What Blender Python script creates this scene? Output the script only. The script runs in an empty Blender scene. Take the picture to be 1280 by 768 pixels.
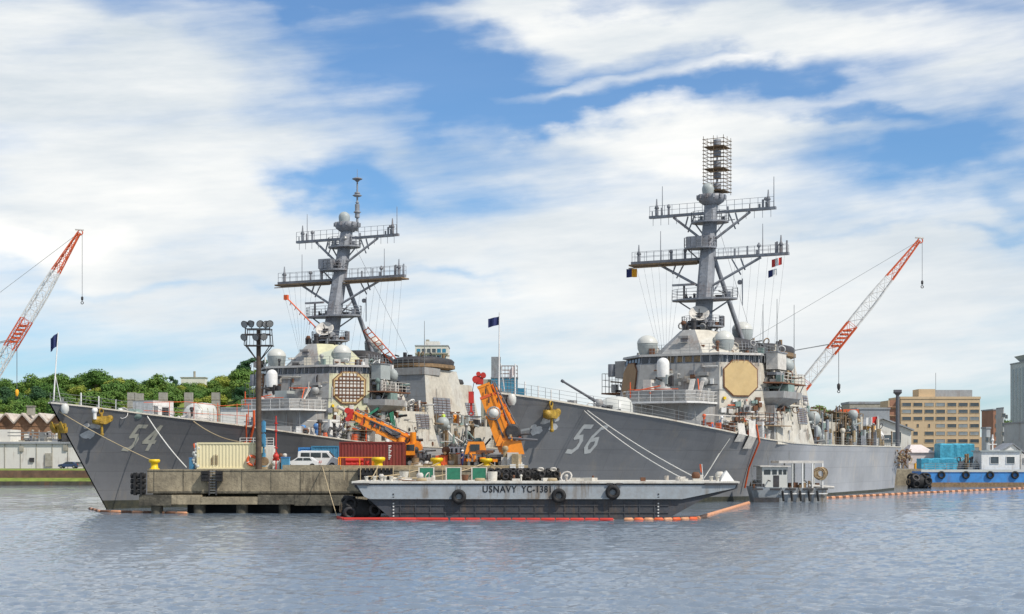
import bpy, bmesh, math, random
from mathutils import Vector, Matrix, noise
try:
    import numpy as np
except ImportError:
    np = None
R = math.radians
sc = bpy.context.scene
col = sc.collection
F, HZ, CZ = 1950.0, 572.0, 5.2

def P(px, py, Y):
    return Vector(((px - 640) / F * Y, Y, CZ + (HZ - py) / F * Y))
def PX(px, Y): return (px - 640) / F * Y
def PZ(py, Y): return CZ + (HZ - py) / F * Y

# ------------------------------------------------------------------ materials
MATS = {}
def nd(nt, t, **kw):
    n = nt.nodes.new(t)
    for k, v in kw.items(): setattr(n, k, v)
    return n
def mixc(nt, fac, a, b, mode='MIX'):
    m = nd(nt, 'ShaderNodeMix', data_type='RGBA', blend_type=mode)
    for s, v in ((0, fac), (6, a), (7, b)):
        if isinstance(v, (int, float)): m.inputs[s].default_value = v
        elif isinstance(v, (tuple, list)): m.inputs[s].default_value = tuple(v)[:3] + (1,)
        else: nt.links.new(v, m.inputs[s])
    return m.outputs[2]
def ramp(nt, src, stops):
    r = nd(nt, 'ShaderNodeValToRGB')
    e = r.color_ramp.elements
    while len(e) > 1: e.remove(e[-1])
    e[0].position, e[0].color = stops[0][0], (stops[0][1],) * 3 + (1,)
    for p, c in stops[1:]:
        q = e.new(p); q.color = (c, c, c, 1)
    nt.links.new(src, r.inputs[0])
    return r.outputs[0]
def noi(nt, vec, scale, detail=4, rough=.6):
    n = nd(nt, 'ShaderNodeTexNoise'); n.inputs['Scale'].default_value = scale
    n.inputs['Detail'].default_value = detail; n.inputs['Roughness'].default_value = rough
    nt.links.new(vec, n.inputs['Vector'])
    return n.outputs[0]
def mapped(nt, vec, scale):
    m = nd(nt, 'ShaderNodeMapping'); m.inputs['Scale'].default_value = scale
    nt.links.new(vec, m.inputs['Vector'])
    return m.outputs[0]

def mat(name, c, rough=.6, metal=0., var=.25, scale=.6, streak=0., streakc=(.16, .07, .03), grime=0.,
        grimec=(.05, .045, .04), bump=0., bscale=6., plates=0., corr=0., corrv=(12, 12, 0), emis=None, spec=.4, patch=None):
    m = bpy.data.materials.new(name); m.use_nodes = True
    nt = m.node_tree; b = nt.nodes['Principled BSDF']
    tc = nd(nt, 'ShaderNodeTexCoord').outputs['Object']
    base = tuple(c)
    d = tuple(max(0, x * (1 - var)) for x in c); l = tuple(min(1, x * (1 + var)) for x in c)
    n1 = ramp(nt, noi(nt, tc, scale, 6, .65), [(.3, 0), (.7, 1)])
    cc = mixc(nt, n1, d, l)
    if patch:      # touched-up paint areas
        pf = ramp(nt, noi(nt, mapped(nt, tc, (.22, .22, .35)), 1., 2, .4), [(.55, 0), (.6, .8)])
        cc = mixc(nt, pf, cc, patch)
    if streak:
        s = noi(nt, mapped(nt, tc, (1.6, 1.6, .12)), 1.5, 5, .7)
        s2 = noi(nt, tc, .35, 2, .5)
        mm = nd(nt, 'ShaderNodeMath', operation='MULTIPLY'); nt.links.new(s, mm.inputs[0]); nt.links.new(s2, mm.inputs[1])
        sf = ramp(nt, mm.outputs[0], [(.27, 0), (.42, streak)])
        cc = mixc(nt, sf, cc, streakc)
    if grime:
        g = ramp(nt, noi(nt, tc, 1.7, 8, .75), [(.42, 0), (.68, grime)])
        cc = mixc(nt, g, cc, grimec)
    if plates:
        bt = nd(nt, 'ShaderNodeTexBrick'); bt.inputs['Scale'].default_value = 1
        bt.inputs['Brick Width'].default_value = 6.; bt.inputs['Row Height'].default_value = 1.9
        bt.inputs['Mortar Size'].default_value = .035; bt.inputs['Color1'].default_value = (1, 1, 1, 1)
        bt.inputs['Color2'].default_value = (.8, .8, .8, 1); bt.inputs['Mortar'].default_value = (.55, .55, .55, 1)
        cx = nd(nt, 'ShaderNodeSeparateXYZ'); nt.links.new(tc, cx.inputs[0])
        cb = nd(nt, 'ShaderNodeCombineXYZ'); nt.links.new(cx.outputs[0], cb.inputs[0]); nt.links.new(cx.outputs[2], cb.inputs[1])
        nt.links.new(cb.outputs[0], bt.inputs['Vector'])
        cc = mixc(nt, plates, cc, bt.outputs[0], 'MULTIPLY')
    if name == 'hull':  # painted light: brighter aft, where the sides lose their flare and catch sun
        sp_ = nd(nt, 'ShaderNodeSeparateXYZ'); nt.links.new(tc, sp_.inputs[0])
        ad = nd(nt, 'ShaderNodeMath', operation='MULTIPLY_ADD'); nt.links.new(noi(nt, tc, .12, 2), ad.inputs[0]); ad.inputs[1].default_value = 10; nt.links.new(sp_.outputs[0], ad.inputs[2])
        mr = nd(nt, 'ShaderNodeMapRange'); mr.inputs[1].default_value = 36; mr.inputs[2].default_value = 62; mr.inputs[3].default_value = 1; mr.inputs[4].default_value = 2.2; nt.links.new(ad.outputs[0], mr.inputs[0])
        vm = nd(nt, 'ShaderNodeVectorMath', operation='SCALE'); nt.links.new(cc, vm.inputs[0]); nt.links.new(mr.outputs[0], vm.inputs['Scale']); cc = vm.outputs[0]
    nt.links.new(cc, b.inputs['Base Color'])
    b.inputs['Metallic'].default_value = metal
    b.inputs['Specular IOR Level'].default_value = spec
    rr = nd(nt, 'ShaderNodeMapRange'); rr.inputs[3].default_value = max(.05, rough - .12); rr.inputs[4].default_value = min(1, rough + .12)
    nt.links.new(noi(nt, tc, scale * 3, 3), rr.inputs[0]); nt.links.new(rr.outputs[0], b.inputs['Roughness'])
    h = None
    if bump:
        bn = nd(nt, 'ShaderNodeBump'); bn.inputs['Strength'].default_value = bump; bn.inputs['Distance'].default_value = .1
        nt.links.new(noi(nt, tc, bscale, 5, .7), bn.inputs['Height']); h = bn
    if corr:
        w = nd(nt, 'ShaderNodeTexWave'); w.wave_type = 'BANDS'; w.bands_direction = 'X'; w.inputs['Scale'].default_value = 1.
        nt.links.new(mapped(nt, tc, (corr, corr, 0)), w.inputs['Vector'])
        bn = nd(nt, 'ShaderNodeBump'); bn.inputs['Strength'].default_value = .8; bn.inputs['Distance'].default_value = .06
        nt.links.new(w.outputs[1], bn.inputs['Height'])
        if h: nt.links.new(h.outputs[0], bn.inputs['Normal'])
        h = bn
    if h: nt.links.new(h.outputs[0], b.inputs['Normal'])
    if emis:
        b.inputs['Emission Color'].default_value = tuple(emis) + (1,); b.inputs['Emission Strength'].default_value = 1
    MATS[name] = m
    return m

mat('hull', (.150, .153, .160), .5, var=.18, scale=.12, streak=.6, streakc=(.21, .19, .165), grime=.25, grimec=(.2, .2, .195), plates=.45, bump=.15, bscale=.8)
mat('hullaft', (.27, .285, .30), .45, var=.16, scale=.15, streak=.5, streakc=(.2, .15, .1), grime=.25, grimec=(.16, .15, .14), plates=.6, bump=.2, bscale=.6)
mat('boot', (.035, .038, .03), .6, var=.4, grime=.6, grimec=(.1, .09, .05), bump=.4)
mat('grey', (.335, .332, .32), .5, var=.14, scale=.5, streak=.45, grime=.35, grimec=(.14, .12, .1), patch=(.36, .36, .35))
mat('warm', (.54, .50, .42), .55, var=.16, scale=.5, streak=.5, grime=.35, grimec=(.22, .19, .15), patch=(.56, .54, .48))  # ship grey with the cream of sunlit port faces put into the colour
mat('primer', (.55, .53, .34), .6, var=.16, scale=.7, streak=.5, grime=.3, grimec=(.25, .24, .2), patch=(.36, .4, .34))
mat('mast', (.25, .262, .285), .5, var=.2, scale=.8, streak=.4, grime=.4, grimec=(.06, .055, .05))
mat('dark', (.035, .036, .04), .6, var=.5, scale=1.5, grime=.4, grimec=(.1, .07, .05), bump=.3)
mat('glass', (.02, .025, .028), .12, var=.4, scale=1.5, spec=.8)
mat('ambglass', (.16, .09, .015), .15, var=.8, scale=1.2, spec=.8)
mat('white', (.74, .73, .70), .5, var=.08, scale=.8, streak=.35, grime=.3, grimec=(.4, .37, .32))
mat('dome', (.54, .54, .50), .4, var=.06, grime=.25, grimec=(.45, .43, .38))
mat('domebase', (.36, .39, .38), .5, var=.12, grime=.3, grimec=(.2, .2, .18))
mat('canvas', (.58, .55, .5), .85, var=.15, scale=1.5, grime=.4, grimec=(.3, .26, .22), bump=.6, bscale=2)
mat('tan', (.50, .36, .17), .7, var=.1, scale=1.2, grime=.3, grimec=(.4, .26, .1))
mat('tanshade', (.30, .19, .10), .7, var=.15, scale=1.2, grime=.3, grimec=(.2, .12, .06))
mat('rust', (.16, .07, .035), .8, var=.4, scale=3, grime=.4)
mat('bronze', (.40, .25, .03), .5, var=.4, scale=2.5, grime=.5, grimec=(.08, .04, .015), bump=.5)
mat('yellow', (.78, .52, .01), .4, var=.1, grime=.25, grimec=(.3, .18, .03))
mat('orange', (.85, .27, .008), .38, var=.12, grime=.3, grimec=(.25, .09, .02), spec=.6)
mat('red', (.5, .035, .025), .5, var=.15, grime=.25, grimec=(.2, .03, .02))
mat('redor', (.66, .11, .03), .55, var=.2, grime=.3, grimec=(.3, .08, .04))
mat('buoy', (.58, .27, .14), .55, var=.25, scale=3, grime=.4, grimec=(.4, .22, .12))
mat('maroon', (.20, .028, .022), .55, var=.15, scale=.8, streak=.4, grime=.3)
mat('creambox', (.74, .65, .40), .5, var=.04, scale=.6, streak=.12, streakc=(.5, .4, .25), grime=.1, grimec=(.55, .47, .3))
mat('bluebox', (.10, .36, .60), .5, var=.12, streak=.2, corr=9)
mat('blue', (.06, .25, .58), .45, var=.15, scale=.4, streak=.4, grime=.2)
mat('tarpblue', (.05, .30, .42), .6, var=.3, scale=1.5, bump=.9, bscale=2.5)
mat('green', (.02, .17, .10), .6, var=.3, scale=2, grime=.3)
mat('wood', (.26, .17, .09), .8, var=.35, scale=2, grime=.5, bump=.5)
mat('woodlt', (.42, .32, .19), .8, var=.3, scale=2, grime=.4, bump=.5)
mat('concrete', (.33, .275, .185), .85, var=.3, scale=.5, streak=.95, streakc=(.07, .055, .038), grime=.6, grimec=(.09, .075, .055), bump=.7, bscale=4)
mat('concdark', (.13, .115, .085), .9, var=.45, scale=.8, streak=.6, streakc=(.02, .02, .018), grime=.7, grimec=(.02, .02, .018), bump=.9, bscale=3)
mat('conclite', (.36, .34, .28), .8, var=.2, grime=.5, grimec=(.18, .15, .11), bump=.4)
mat('rubber', (.012, .012, .013), .7, var=.5, scale=3, grime=.35, grimec=(.06, .05, .04), bump=.4)
mat('bargelt', (.33, .36, .38), .5, var=.1, scale=.4, streak=.9, streakc=(.17, .13, .09), grime=.4, grimec=(.22, .19, .16), bump=.3, bscale=1.2)
mat('bargedk', (.05, .055, .065), .55, var=.3, scale=.5, streak=.6, streakc=(.12, .08, .05), grime=.4, grimec=(.11, .09, .07), bump=.4, bscale=2)
mat('deckwhite', (.62, .6, .54), .6, var=.15, scale=1, streak=.5, grime=.5, grimec=(.35, .28, .2))
mat('rope', (.42, .33, .2), .9, var=.2)
mat('ropewhite', (.72, .70, .64), .9, var=.1)
mat('steel', (.32, .32, .31), .4, metal=.5, var=.2, grime=.3)
mat('cable', (.12, .12, .13), .5, metal=.3, var=.2)
mat('pole', (.09, .06, .04), .75, var=.4, scale=1.5, grime=.5, grimec=(.03, .03, .03))
mat('fdigit', (.42, .43, .42), .6, var=.12, scale=2, grime=.3, grimec=(.3, .3, .3))
mat('kdigit', (.40, .39, .32), .6, var=.2, scale=1.5, grime=.4, grimec=(.4, .4, .38))
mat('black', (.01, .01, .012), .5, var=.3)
mat('scuff', (.5, .5, .49), .7, var=.25, scale=2)
mat('carwhite', (.75, .75, .74), .3, var=.03, spec=.6)
mat('carblue', (.03, .05, .12), .3, var=.1, spec=.6)
mat('hivis', (.45, .62, .08), .7, var=.1)
mat('skin', (.45, .27, .18), .6, var=.05)
mat('bark', (.08, .06, .04), .9, var=.3)
mat('pinkw', (.62, .55, .53), .7, var=.1, grime=.3, grimec=(.4, .33, .3))
mat('navy', (.02, .03, .11), .7, var=.1)
mat('amber', (.8, .38, .02), .7, var=.1)
mat('greenpaint', (.22, .30, .27), .5, var=.15, grime=.4)
mat('scaf', (.19, .13, .075), .8, var=.4, scale=3, grime=.4)

# ------------------------------------------------------------------ mesh builder
class MB:
    def __init__(s, m='grey'):
        s.v = []; s.f = []; s.fm = []; s.mats = []; s.cur = m; s.sm = []; s.smooth = False
    def mi(s, m):
        m = m or s.cur
        if m not in s.mats: s.mats.append(m)
        return s.mats.index(m)
    def add(s, vs, fs, m=None, sm=None):
        o = len(s.v); s.v.extend([tuple(p) for p in vs]); k = s.mi(m)
        for f in fs:
            s.f.append([i + o for i in f]); s.fm.append(k); s.sm.append(s.smooth if sm is None else sm)
    def box(s, cx, cy, cz, sx, sy, sz, rz=0, m=None):
        c, n = math.cos(rz), math.sin(rz); vs = []
        for dz in (-.5, .5):
            for dx, dy in ((-.5, -.5), (.5, -.5), (.5, .5), (-.5, .5)):
                x, y = dx * sx, dy * sy
                vs.append((cx + x * c - y * n, cy + x * n + y * c, cz + dz * sz))
        s.add(vs, [(3, 2, 1, 0), (4, 5, 6, 7), (0, 1, 5, 4), (1, 2, 6, 5), (2, 3, 7, 6), (3, 0, 4, 7)], m, False)
    def bb(s, x0, x1, y0, y1, z0, z1, m=None):
        s.box((x0 + x1) / 2, (y0 + y1) / 2, (z0 + z1) / 2, abs(x1 - x0), abs(y1 - y0), abs(z1 - z0), 0, m)
    def loft(s, rings, m=None, cap=True, sm=False, closed=True):
        n = len(rings[0]); vs = [p for r in rings for p in r]; fs = []
        for k in range(len(rings) - 1):
            for i in range(n if closed else n - 1):
                j = (i + 1) % n
                fs.append((k * n + i, k * n + j, (k + 1) * n + j, (k + 1) * n + i))
        s.add(vs, fs, m, sm)
        if cap and closed:
            s.add(rings[0], [tuple(range(n))[::-1]], m, False); s.add(rings[-1], [tuple(range(n))], m, False)
    def prism(s, poly, z0, z1, m=None, poly2=None):
        s.loft([[(x, y, z0) for x, y in poly], [(x, y, z1) for x, y in (poly2 or poly)]], m)
    def tube(s, a, b, r, r2=None, n=6, m=None, cap=True):
        a = Vector(a); b = Vector(b); d = b - a
        if d.length < 1e-6: return
        r2 = r if r2 is None else r2
        u = d.orthogonal().normalized(); w = d.normalized().cross(u)
        rs = []
        for p, q in ((a, r), (b, r2)):
            rs.append([p + (u * math.cos(2 * math.pi * i / n) + w * math.sin(2 * math.pi * i / n)) * q for i in range(n)])
        s.loft(rs, m, cap, sm=n > 6)
    def path(s, pts, r, n=6, m=None):
        for a, b in zip(pts, pts[1:]): s.tube(a, b, r, n=n, m=m)
    def beam(s, a, b, w, h, m=None):
        a = Vector(a); b = Vector(b); d = (b - a).normalized()
        u = d.cross(Vector((0, 0, 1)))
        u = u.normalized() if u.length > 1e-3 else Vector((1, 0, 0))
        v = u.cross(d).normalized()
        s.loft([[p + u * w / 2 * i + v * h / 2 * j for i, j in ((-1, -1), (1, -1), (1, 1), (-1, 1))] for p in (a, b)], m)
    def lathe(s, prof, c=(0, 0, 0), n=20, axis=(0, 0, 1), m=None, sm=True, cap=True):
        ax = Vector(axis).normalized(); u = ax.orthogonal().normalized(); w = ax.cross(u); c = Vector(c)
        rings = [[c + ax * z + (u * math.cos(2 * math.pi * i / n) + w * math.sin(2 * math.pi * i / n)) * max(r, 1e-3) for i in range(n)] for r, z in prof]
        s.loft(rings, m, cap, sm=sm)
    def ball(s, c, r, n=12, m=None, sz=1., sx=1., sy=1.):
        k = max(5, n // 2)
        rings = [[(c[0] + sx * r * math.sin(math.pi * j / k) * math.cos(2 * math.pi * i / n), c[1] + sy * r * math.sin(math.pi * j / k) * math.sin(2 * math.pi * i / n), c[2] - sz * r * math.cos(math.pi * j / k)) for i in range(n)] for j in range(1, k)]
        s.loft(rings, m, True, sm=True)
    def domecap(s, c, r, h0, h1, n=20, m=None, mb=None):
        s.lathe([(r * .72, 0), (r * .97, h0 * .55), (r, h0)], c, n, m=mb or m)
        s.lathe([(r * 1.03, h0 + .01)] + [(r * 1.03 * math.cos(a), h0 + .01 + h1 * math.sin(a)) for a in [R(x) for x in (15, 35, 55, 72, 86)]], c, n, m=m)
    def torus(s, c, R1, r, axis=(0, 0, 1), n=16, k=6, m=None):
        ax = Vector(axis).normalized(); u = ax.orthogonal().normalized(); w = ax.cross(u); c = Vector(c); rings = []
        for i in range(n + 1):
            a = 2 * math.pi * i / n; d = u * math.cos(a) + w * math.sin(a)
            rings.append([c + d * (R1 + r * math.cos(2 * math.pi * j / k)) + ax * r * math.sin(2 * math.pi * j / k) for j in range(k)])
        s.loft(rings, m, False, sm=True)
    def rail(s, pts, h=1.05, sp=1.5, r=.028, m=None, rows=3):
        for a, b in zip(pts, pts[1:]):
            a = Vector(a); b = Vector(b); n = max(1, int((b - a).length / sp))
            for i in range(n + 1):
                p = a.lerp(b, i / n); s.tube(p, p + Vector((0, 0, h)), r, n=4, m=m, cap=False)
            for k in range(rows):
                z = Vector((0, 0, h * (k + 1) / rows)); s.tube(a + z, b + z, r * .8, n=4, m=m, cap=False)
    def clutter(s0, x0, x1, y0, y1, z, n, seed, mats, hmax=1.6, smin=.2, smax=1.3, parts=None):
        g = random.Random(seed)
        for i in range(n):
            s = MB() if parts else s0
            x = g.uniform(x0, x1); y = g.uniform(y0, y1); k = g.random(); m = g.choice(mats)
            if k < .45:
                s.box(x, y, z + (h := g.uniform(.2, hmax)) / 2, g.uniform(smin, smax), g.uniform(smin, smax), h, g.choice((0, 0, 0, g.uniform(0, 1.5))), m)
            elif k < .65:
                h = g.uniform(.4, hmax * 1.3); s.tube((x, y, z), (x, y, z + h), r := g.uniform(.05, .25), n=8, m=m)
                if g.random() < .5: s.ball((x, y, z + h), r * 1.7, 8, m)
            elif k < .8:
                L = g.uniform(.8, 3.); zz = z + g.uniform(.1, hmax); a = g.choice((0, math.pi / 2, g.uniform(0, 3)))
                s.tube((x - L / 2 * math.cos(a), y - L / 2 * math.sin(a), zz), (x + L / 2 * math.cos(a), y + L / 2 * math.sin(a), zz + g.uniform(-.3, .3)), g.uniform(.04, .16), n=6, m=m)
            elif k < .9:
                s.torus((x, y, z + g.uniform(.2, hmax)), g.uniform(.2, .5), g.uniform(.04, .1), (g.uniform(-1, 1), g.uniform(-1, 1), .3), 10, 5, m)
            else:
                h = g.uniform(.4, 1.2); s.lathe([(g.uniform(.2, .5), 0), (g.uniform(.2, .5), h)], (x, y, z), 10, m=m)
            if parts: s.build('equipment_box' if k < .45 else 'vent_post' if k < .65 else 'pipe' if k < .8 else 'hose_coil' if k < .9 else 'drum', parts)
    def build(s, name, parent=None, loc=None, rz=0, sm=None):
        me = bpy.data.meshes.new(name); me.from_pydata(s.v, [], s.f)
        for k in s.mats: me.materials.append(MATS[k])
        me.polygons.foreach_set('material_index', s.fm)
        me.polygons.foreach_set('use_smooth', [sm if sm is not None else x for x in s.sm])
        bm = bmesh.new(); bm.from_mesh(me); bmesh.ops.recalc_face_normals(bm, faces=bm.faces); bm.to_mesh(me); bm.free()
        o = bpy.data.objects.new(name, me); col.objects.link(o)
        if parent: o.parent = parent
        if loc is not None: o.location = loc
        if rz: o.rotation_euler = (0, 0, rz)
        return o

def tag(o, label, cat, group=None, kind=None):
    if label: o['label'] = label
    if cat: o['category'] = cat
    if group: o['group'] = group
    if kind: o['kind'] = kind
    return o
def thing(name, label, cat, loc=(0, 0, 0), rz=0, group=None):
    o = bpy.data.objects.new(name, None); col.objects.link(o); o.empty_display_size = .3
    o.location = loc; o.rotation_euler = (0, 0, rz)
    return tag(o, label, cat, group)
def dup(root, loc=None, rz=None, label=None, scale=None):
    def cp(o, par):
        c = o.copy(); col.objects.link(c)
        if par: c.parent = par
        for ch in [x for x in KIDS.get(o.name, o.children)]: cp(ch, c)
        return c
    c = cp(root, None)
    if loc is not None: c.location = loc
    if rz is not None: c.rotation_euler = (0, 0, rz)
    if scale is not None: c.scale = scale if hasattr(scale, '__len__') else (scale,) * 3
    if label: c['label'] = label
    return c
KIDS = {}
def interp(tab, x):
    if x <= tab[0][0]: return tab[0][1]
    for (a, va), (b, vb) in zip(tab, tab[1:]):
        if x <= b: return va + (vb - va) * (x - a) / (b - a)
    return tab[-1][1]
def quadstrip_sag(a, b, sag, n=14):
    a = Vector(a); b = Vector(b)
    return [a.lerp(b, i / n) - Vector((0, 0, sag * 4 * (i / n) * (1 - i / n))) for i in range(n + 1)]

# ------------------------------------------------------------------ camera, world, sun
cam = bpy.data.cameras.new('camera'); co = bpy.data.objects.new('camera', cam); col.objects.link(co)
cam.sensor_width = 36; cam.lens = 36 * F / 1280; cam.shift_y = (HZ - 384) / 1280
cam.clip_start = .5; cam.clip_end = 20000
co.location = (0, 0, CZ); co.rotation_euler = (R(90), 0, 0); sc.camera = co
sc.view_settings.view_transform = 'Standard'; sc.view_settings.look = 'None'; sc.view_settings.exposure = 0
SUN_H = Vector((.80, -.60, 0)).normalized(); EL = R(48)
SD = Vector((SUN_H.x * math.cos(EL), SUN_H.y * math.cos(EL), math.sin(EL)))
sl = bpy.data.lights.new('sun', 'SUN'); sl.energy = 4.3; sl.angle = R(.6); sl.color = (1, .94, .85)
so = bpy.data.objects.new('sun', sl); col.objects.link(so); so.rotation_euler = SD.to_track_quat('Z', 'Y').to_euler(); so.location = (60, -40, 90)

w = bpy.data.worlds.new('World'); sc.world = w; w.use_nodes = True; nt = w.node_tree; nt.nodes.clear()
def M(op, a, b=None, c=None, clamp=False):
    n = nd(nt, 'ShaderNodeMath', operation=op); n.use_clamp = clamp
    for i, v in enumerate((a, b, c)):
        if v is None: continue
        if isinstance(v, (int, float)): n.inputs[i].default_value = v
        else: nt.links.new(v, n.inputs[i])
    return n.outputs[0]
sky = nd(nt, 'ShaderNodeTexSky', sky_type='NISHITA'); sky.sun_disc = False; sky.sun_elevation = EL
sky.sun_rotation = math.atan2(SUN_H.x, SUN_H.y); sky.air_density = 1.; sky.dust_density = .3; sky.ozone_density = 2.5
gen = nd(nt, 'ShaderNodeTexCoord').outputs['Generated']
sx = nd(nt, 'ShaderNodeSeparateXYZ'); nt.links.new(gen, sx.inputs[0])
az = M('ARCTAN2', sx.outputs[0], sx.outputs[1])
hl = M('SQRT', M('ADD', M('MULTIPLY', sx.outputs[0], sx.outputs[0]), M('MULTIPLY', sx.outputs[1], sx.outputs[1])))
el = M('DIVIDE', M('MAXIMUM', sx.outputs[2], 0.), M('MAXIMUM', hl, .05))
U0 = M('MULTIPLY', az, 10.); V0 = M('MULTIPLY', el, 10.)      # tenths of a radian
def comb(x, y, z=0.):
    n = nd(nt, 'ShaderNodeCombineXYZ')
    for i, v in enumerate((x, y, z)):
        if isinstance(v, (int, float)): n.inputs[i].default_value = v
        else: nt.links.new(v, n.inputs[i])
    return n.outputs[0]
wa = nd(nt, 'ShaderNodeTexNoise'); wa.inputs['Scale'].default_value = 1.; wa.inputs['Detail'].default_value = 8; wa.inputs['Roughness'].default_value = .5
nt.links.new(comb(M('MULTIPLY', U0, 1.1), M('MULTIPLY', V0, 2.2), 3.3), wa.inputs['Vector'])
ws = nd(nt, 'ShaderNodeSeparateColor'); nt.links.new(wa.outputs['Color'], ws.inputs[0])
U = M('ADD', U0, M('MULTIPLY', M('SUBTRACT', ws.outputs[0], .5), 1.7))
V = M('ADD', V0, M('MULTIPLY', M('SUBTRACT', ws.outputs[1], .5), .85))
def blob(px, py, rx, ry, ang, amp, sharp=1.0, warp=1.0):
    u0, v0 = (px - 640) / 195., (HZ - py) / 195.; a = R(ang)
    if warp == 1.0: u, v = U, V
    else: u = M('ADD', M('MULTIPLY', U0, 1 - warp), M('MULTIPLY', U, warp)); v = M('ADD', M('MULTIPLY', V0, 1 - warp), M('MULTIPLY', V, warp))
    du = M('SUBTRACT', u, u0); dv = M('SUBTRACT', v, v0)
    p = M('DIVIDE', M('ADD', M('MULTIPLY', du, math.cos(a)), M('MULTIPLY', dv, math.sin(a))), rx / 195.)
    q = M('DIVIDE', M('SUBTRACT', M('MULTIPLY', dv, math.cos(a)), M('MULTIPLY', du, math.sin(a))), ry / 195.)
    d2 = M('ADD', M('MULTIPLY', p, p), M('MULTIPLY', q, q))
    if sharp > 1: d2 = M('POWER', d2, sharp)
    return M('MULTIPLY', M('EXPONENT', M('MULTIPLY', d2, -1.)), amp)
# cloud cover: 1 = solid cloud; negative blobs open blue sky, positive ones are bright cloud banks
den = None
def acc(x):
    global den
    den = x if den is None else M('ADD', den, x)
n_str = nd(nt, 'ShaderNodeTexNoise'); n_str.inputs['Scale'].default_value = 1.; n_str.inputs['Detail'].default_value = 10; n_str.inputs['Roughness'].default_value = .58
nt.links.new(comb(M('ADD', M('MULTIPLY', U0, .40), M('MULTIPLY', V0, .35)), M('ADD', M('MULTIPLY', V0, 2.6), M('MULTIPLY', U0, -.35)), 7.7), n_str.inputs['Vector'])
n_big = nd(nt, 'ShaderNodeTexNoise'); n_big.inputs['Scale'].default_value = 1.; n_big.inputs['Detail'].default_value = 4
nt.links.new(comb(M('MULTIPLY', U0, .4), M('MULTIPLY', V0, 1.), 1.7), n_big.inputs['Vector'])
acc(M('ADD', .50, M('MULTIPLY', M('SUBTRACT', n_str.outputs[0], .5), 1.9)))
acc(M('MULTIPLY', M('SUBTRACT', n_big.outputs[0], .5), .5))
BL = [(470, 60, 150, 70, -28, -.62), (590, 120, 110, 60, -35, -.45), (370, 235, 70, 30, -8, -.95), (470, 235, 70, 30, -25, -.7), (560, 230, 60, 30, -30, -.35), (420, 8, 220, 16, 0, -.5),
      (600, 60, 60, 70, 10, -.35), (700, 122, 100, 22, 10, -.95), (850, 112, 130, 15, 10, -.85), (1000, 105, 60, 12, 5, -.4), (780, 32, 240, 26, 0, .8), (960, 60, 120, 30, 0, .5), (880, 170, 170, 34, 6, .75), (720, 150, 60, 18, 25, -.5),
      (1170, 205, 100, 34, 6, -.85), (1060, 150, 90, 12, -6, -.55), (1150, 18, 140, 14, 0, -.2), (1220, 90, 160, 40, -10, .35),
      (120, 170, 260, 90, -18, .5), (200, 90, 140, 60, -35, .25), (180, 30, 90, 24, -10, -.35), (30, 8, 70, 10, 10, -.4), (60, 310, 110, 34, 0, .8), (900, 330, 420, 70, -4, .5), (260, 300, 200, 50, 10, .35),
      (640, 400, 560, 90, 0, .4), (1180, 300, 110, 9, 4, -.35), (1040, 285, 80, 10, 0, -.3), (200, 372, 120, 9, 4, -.3), (1230, 262, 60, 12, 0, -.3), (560, 345, 90, 9, -4, -.35), (760, 440, 200, 10, 2, -.15), (1010, 375, 150, 8, 3, -.2)]
for b in BL: acc(blob(*b))
cover = M('MULTIPLY', M('ADD', den, .08), .92, clamp=True)
_sm = nd(nt, 'ShaderNodeMapRange', interpolation_type='SMOOTHSTEP'); _sm.inputs[3].default_value = .06; _sm.inputs[4].default_value = .99
nt.links.new(cover, _sm.inputs[0]); cover = _sm.outputs[0]
# the thin bright plume of cloud running up to the right
pl = M('MULTIPLY', M('ADD', blob(930, 82, 80, 8, 8, .9, 1.3, .5), M('ADD', blob(830, 92, 90, 13, 12, .75, 1., .75), blob(730, 112, 70, 9, 16, .6, 1., .8)), clamp=True), M('MULTIPLY', n_str.outputs[0], 1.75), clamp=True)
cover = M('MAXIMUM', cover, pl)
n_sh = nd(nt, 'ShaderNodeTexNoise'); n_sh.inputs['Scale'].default_value = 1.; n_sh.inputs['Detail'].default_value = 8; n_sh.inputs['Roughness'].default_value = .6
nt.links.new(comb(M('MULTIPLY', U0, .55), M('ADD', M('MULTIPLY', V0, 2.8), M('MULTIPLY', U0, -.2)), 21.3), n_sh.inputs['Vector'])
shade = M('ADD', M('MULTIPLY', M('SUBTRACT', n_sh.outputs[0], .33), 2.2), M('MULTIPLY', M('ADD', blob(60, 310, 110, 40, 0, .9), blob(880, 170, 150, 40, 10, .5)), 1.), clamp=True)
shade = M('MAXIMUM', shade, M('MULTIPLY', pl, .95))
cloudc = mixc(nt, shade, (.60, .67, .73), (1.0, .99, .955))
hz = M('SUBTRACT', 1., M('DIVIDE', V0, 2.0), clamp=True)
cloudc = mixc(nt, M('MULTIPLY', hz, .6), cloudc, (.86, .88, .88))
bluec = mixc(nt, 1., sky.outputs[0], (.52, .82, 1.08), 'MULTIPLY')
b1 = nd(nt, 'ShaderNodeBackground'); nt.links.new(bluec, b1.inputs[0]); b1.inputs[1].default_value = .12
b2 = nd(nt, 'ShaderNodeBackground'); nt.links.new(cloudc, b2.inputs[0]); b2.inputs[1].default_value = 1.08
ms = nd(nt, 'ShaderNodeMixShader'); nt.links.new(cover, ms.inputs[0]); nt.links.new(b1.outputs[0], ms.inputs[1]); nt.links.new(b2.outputs[0], ms.inputs[2])
wo = nd(nt, 'ShaderNodeOutputWorld'); nt.links.new(ms.outputs[0], wo.inputs[0])
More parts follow.
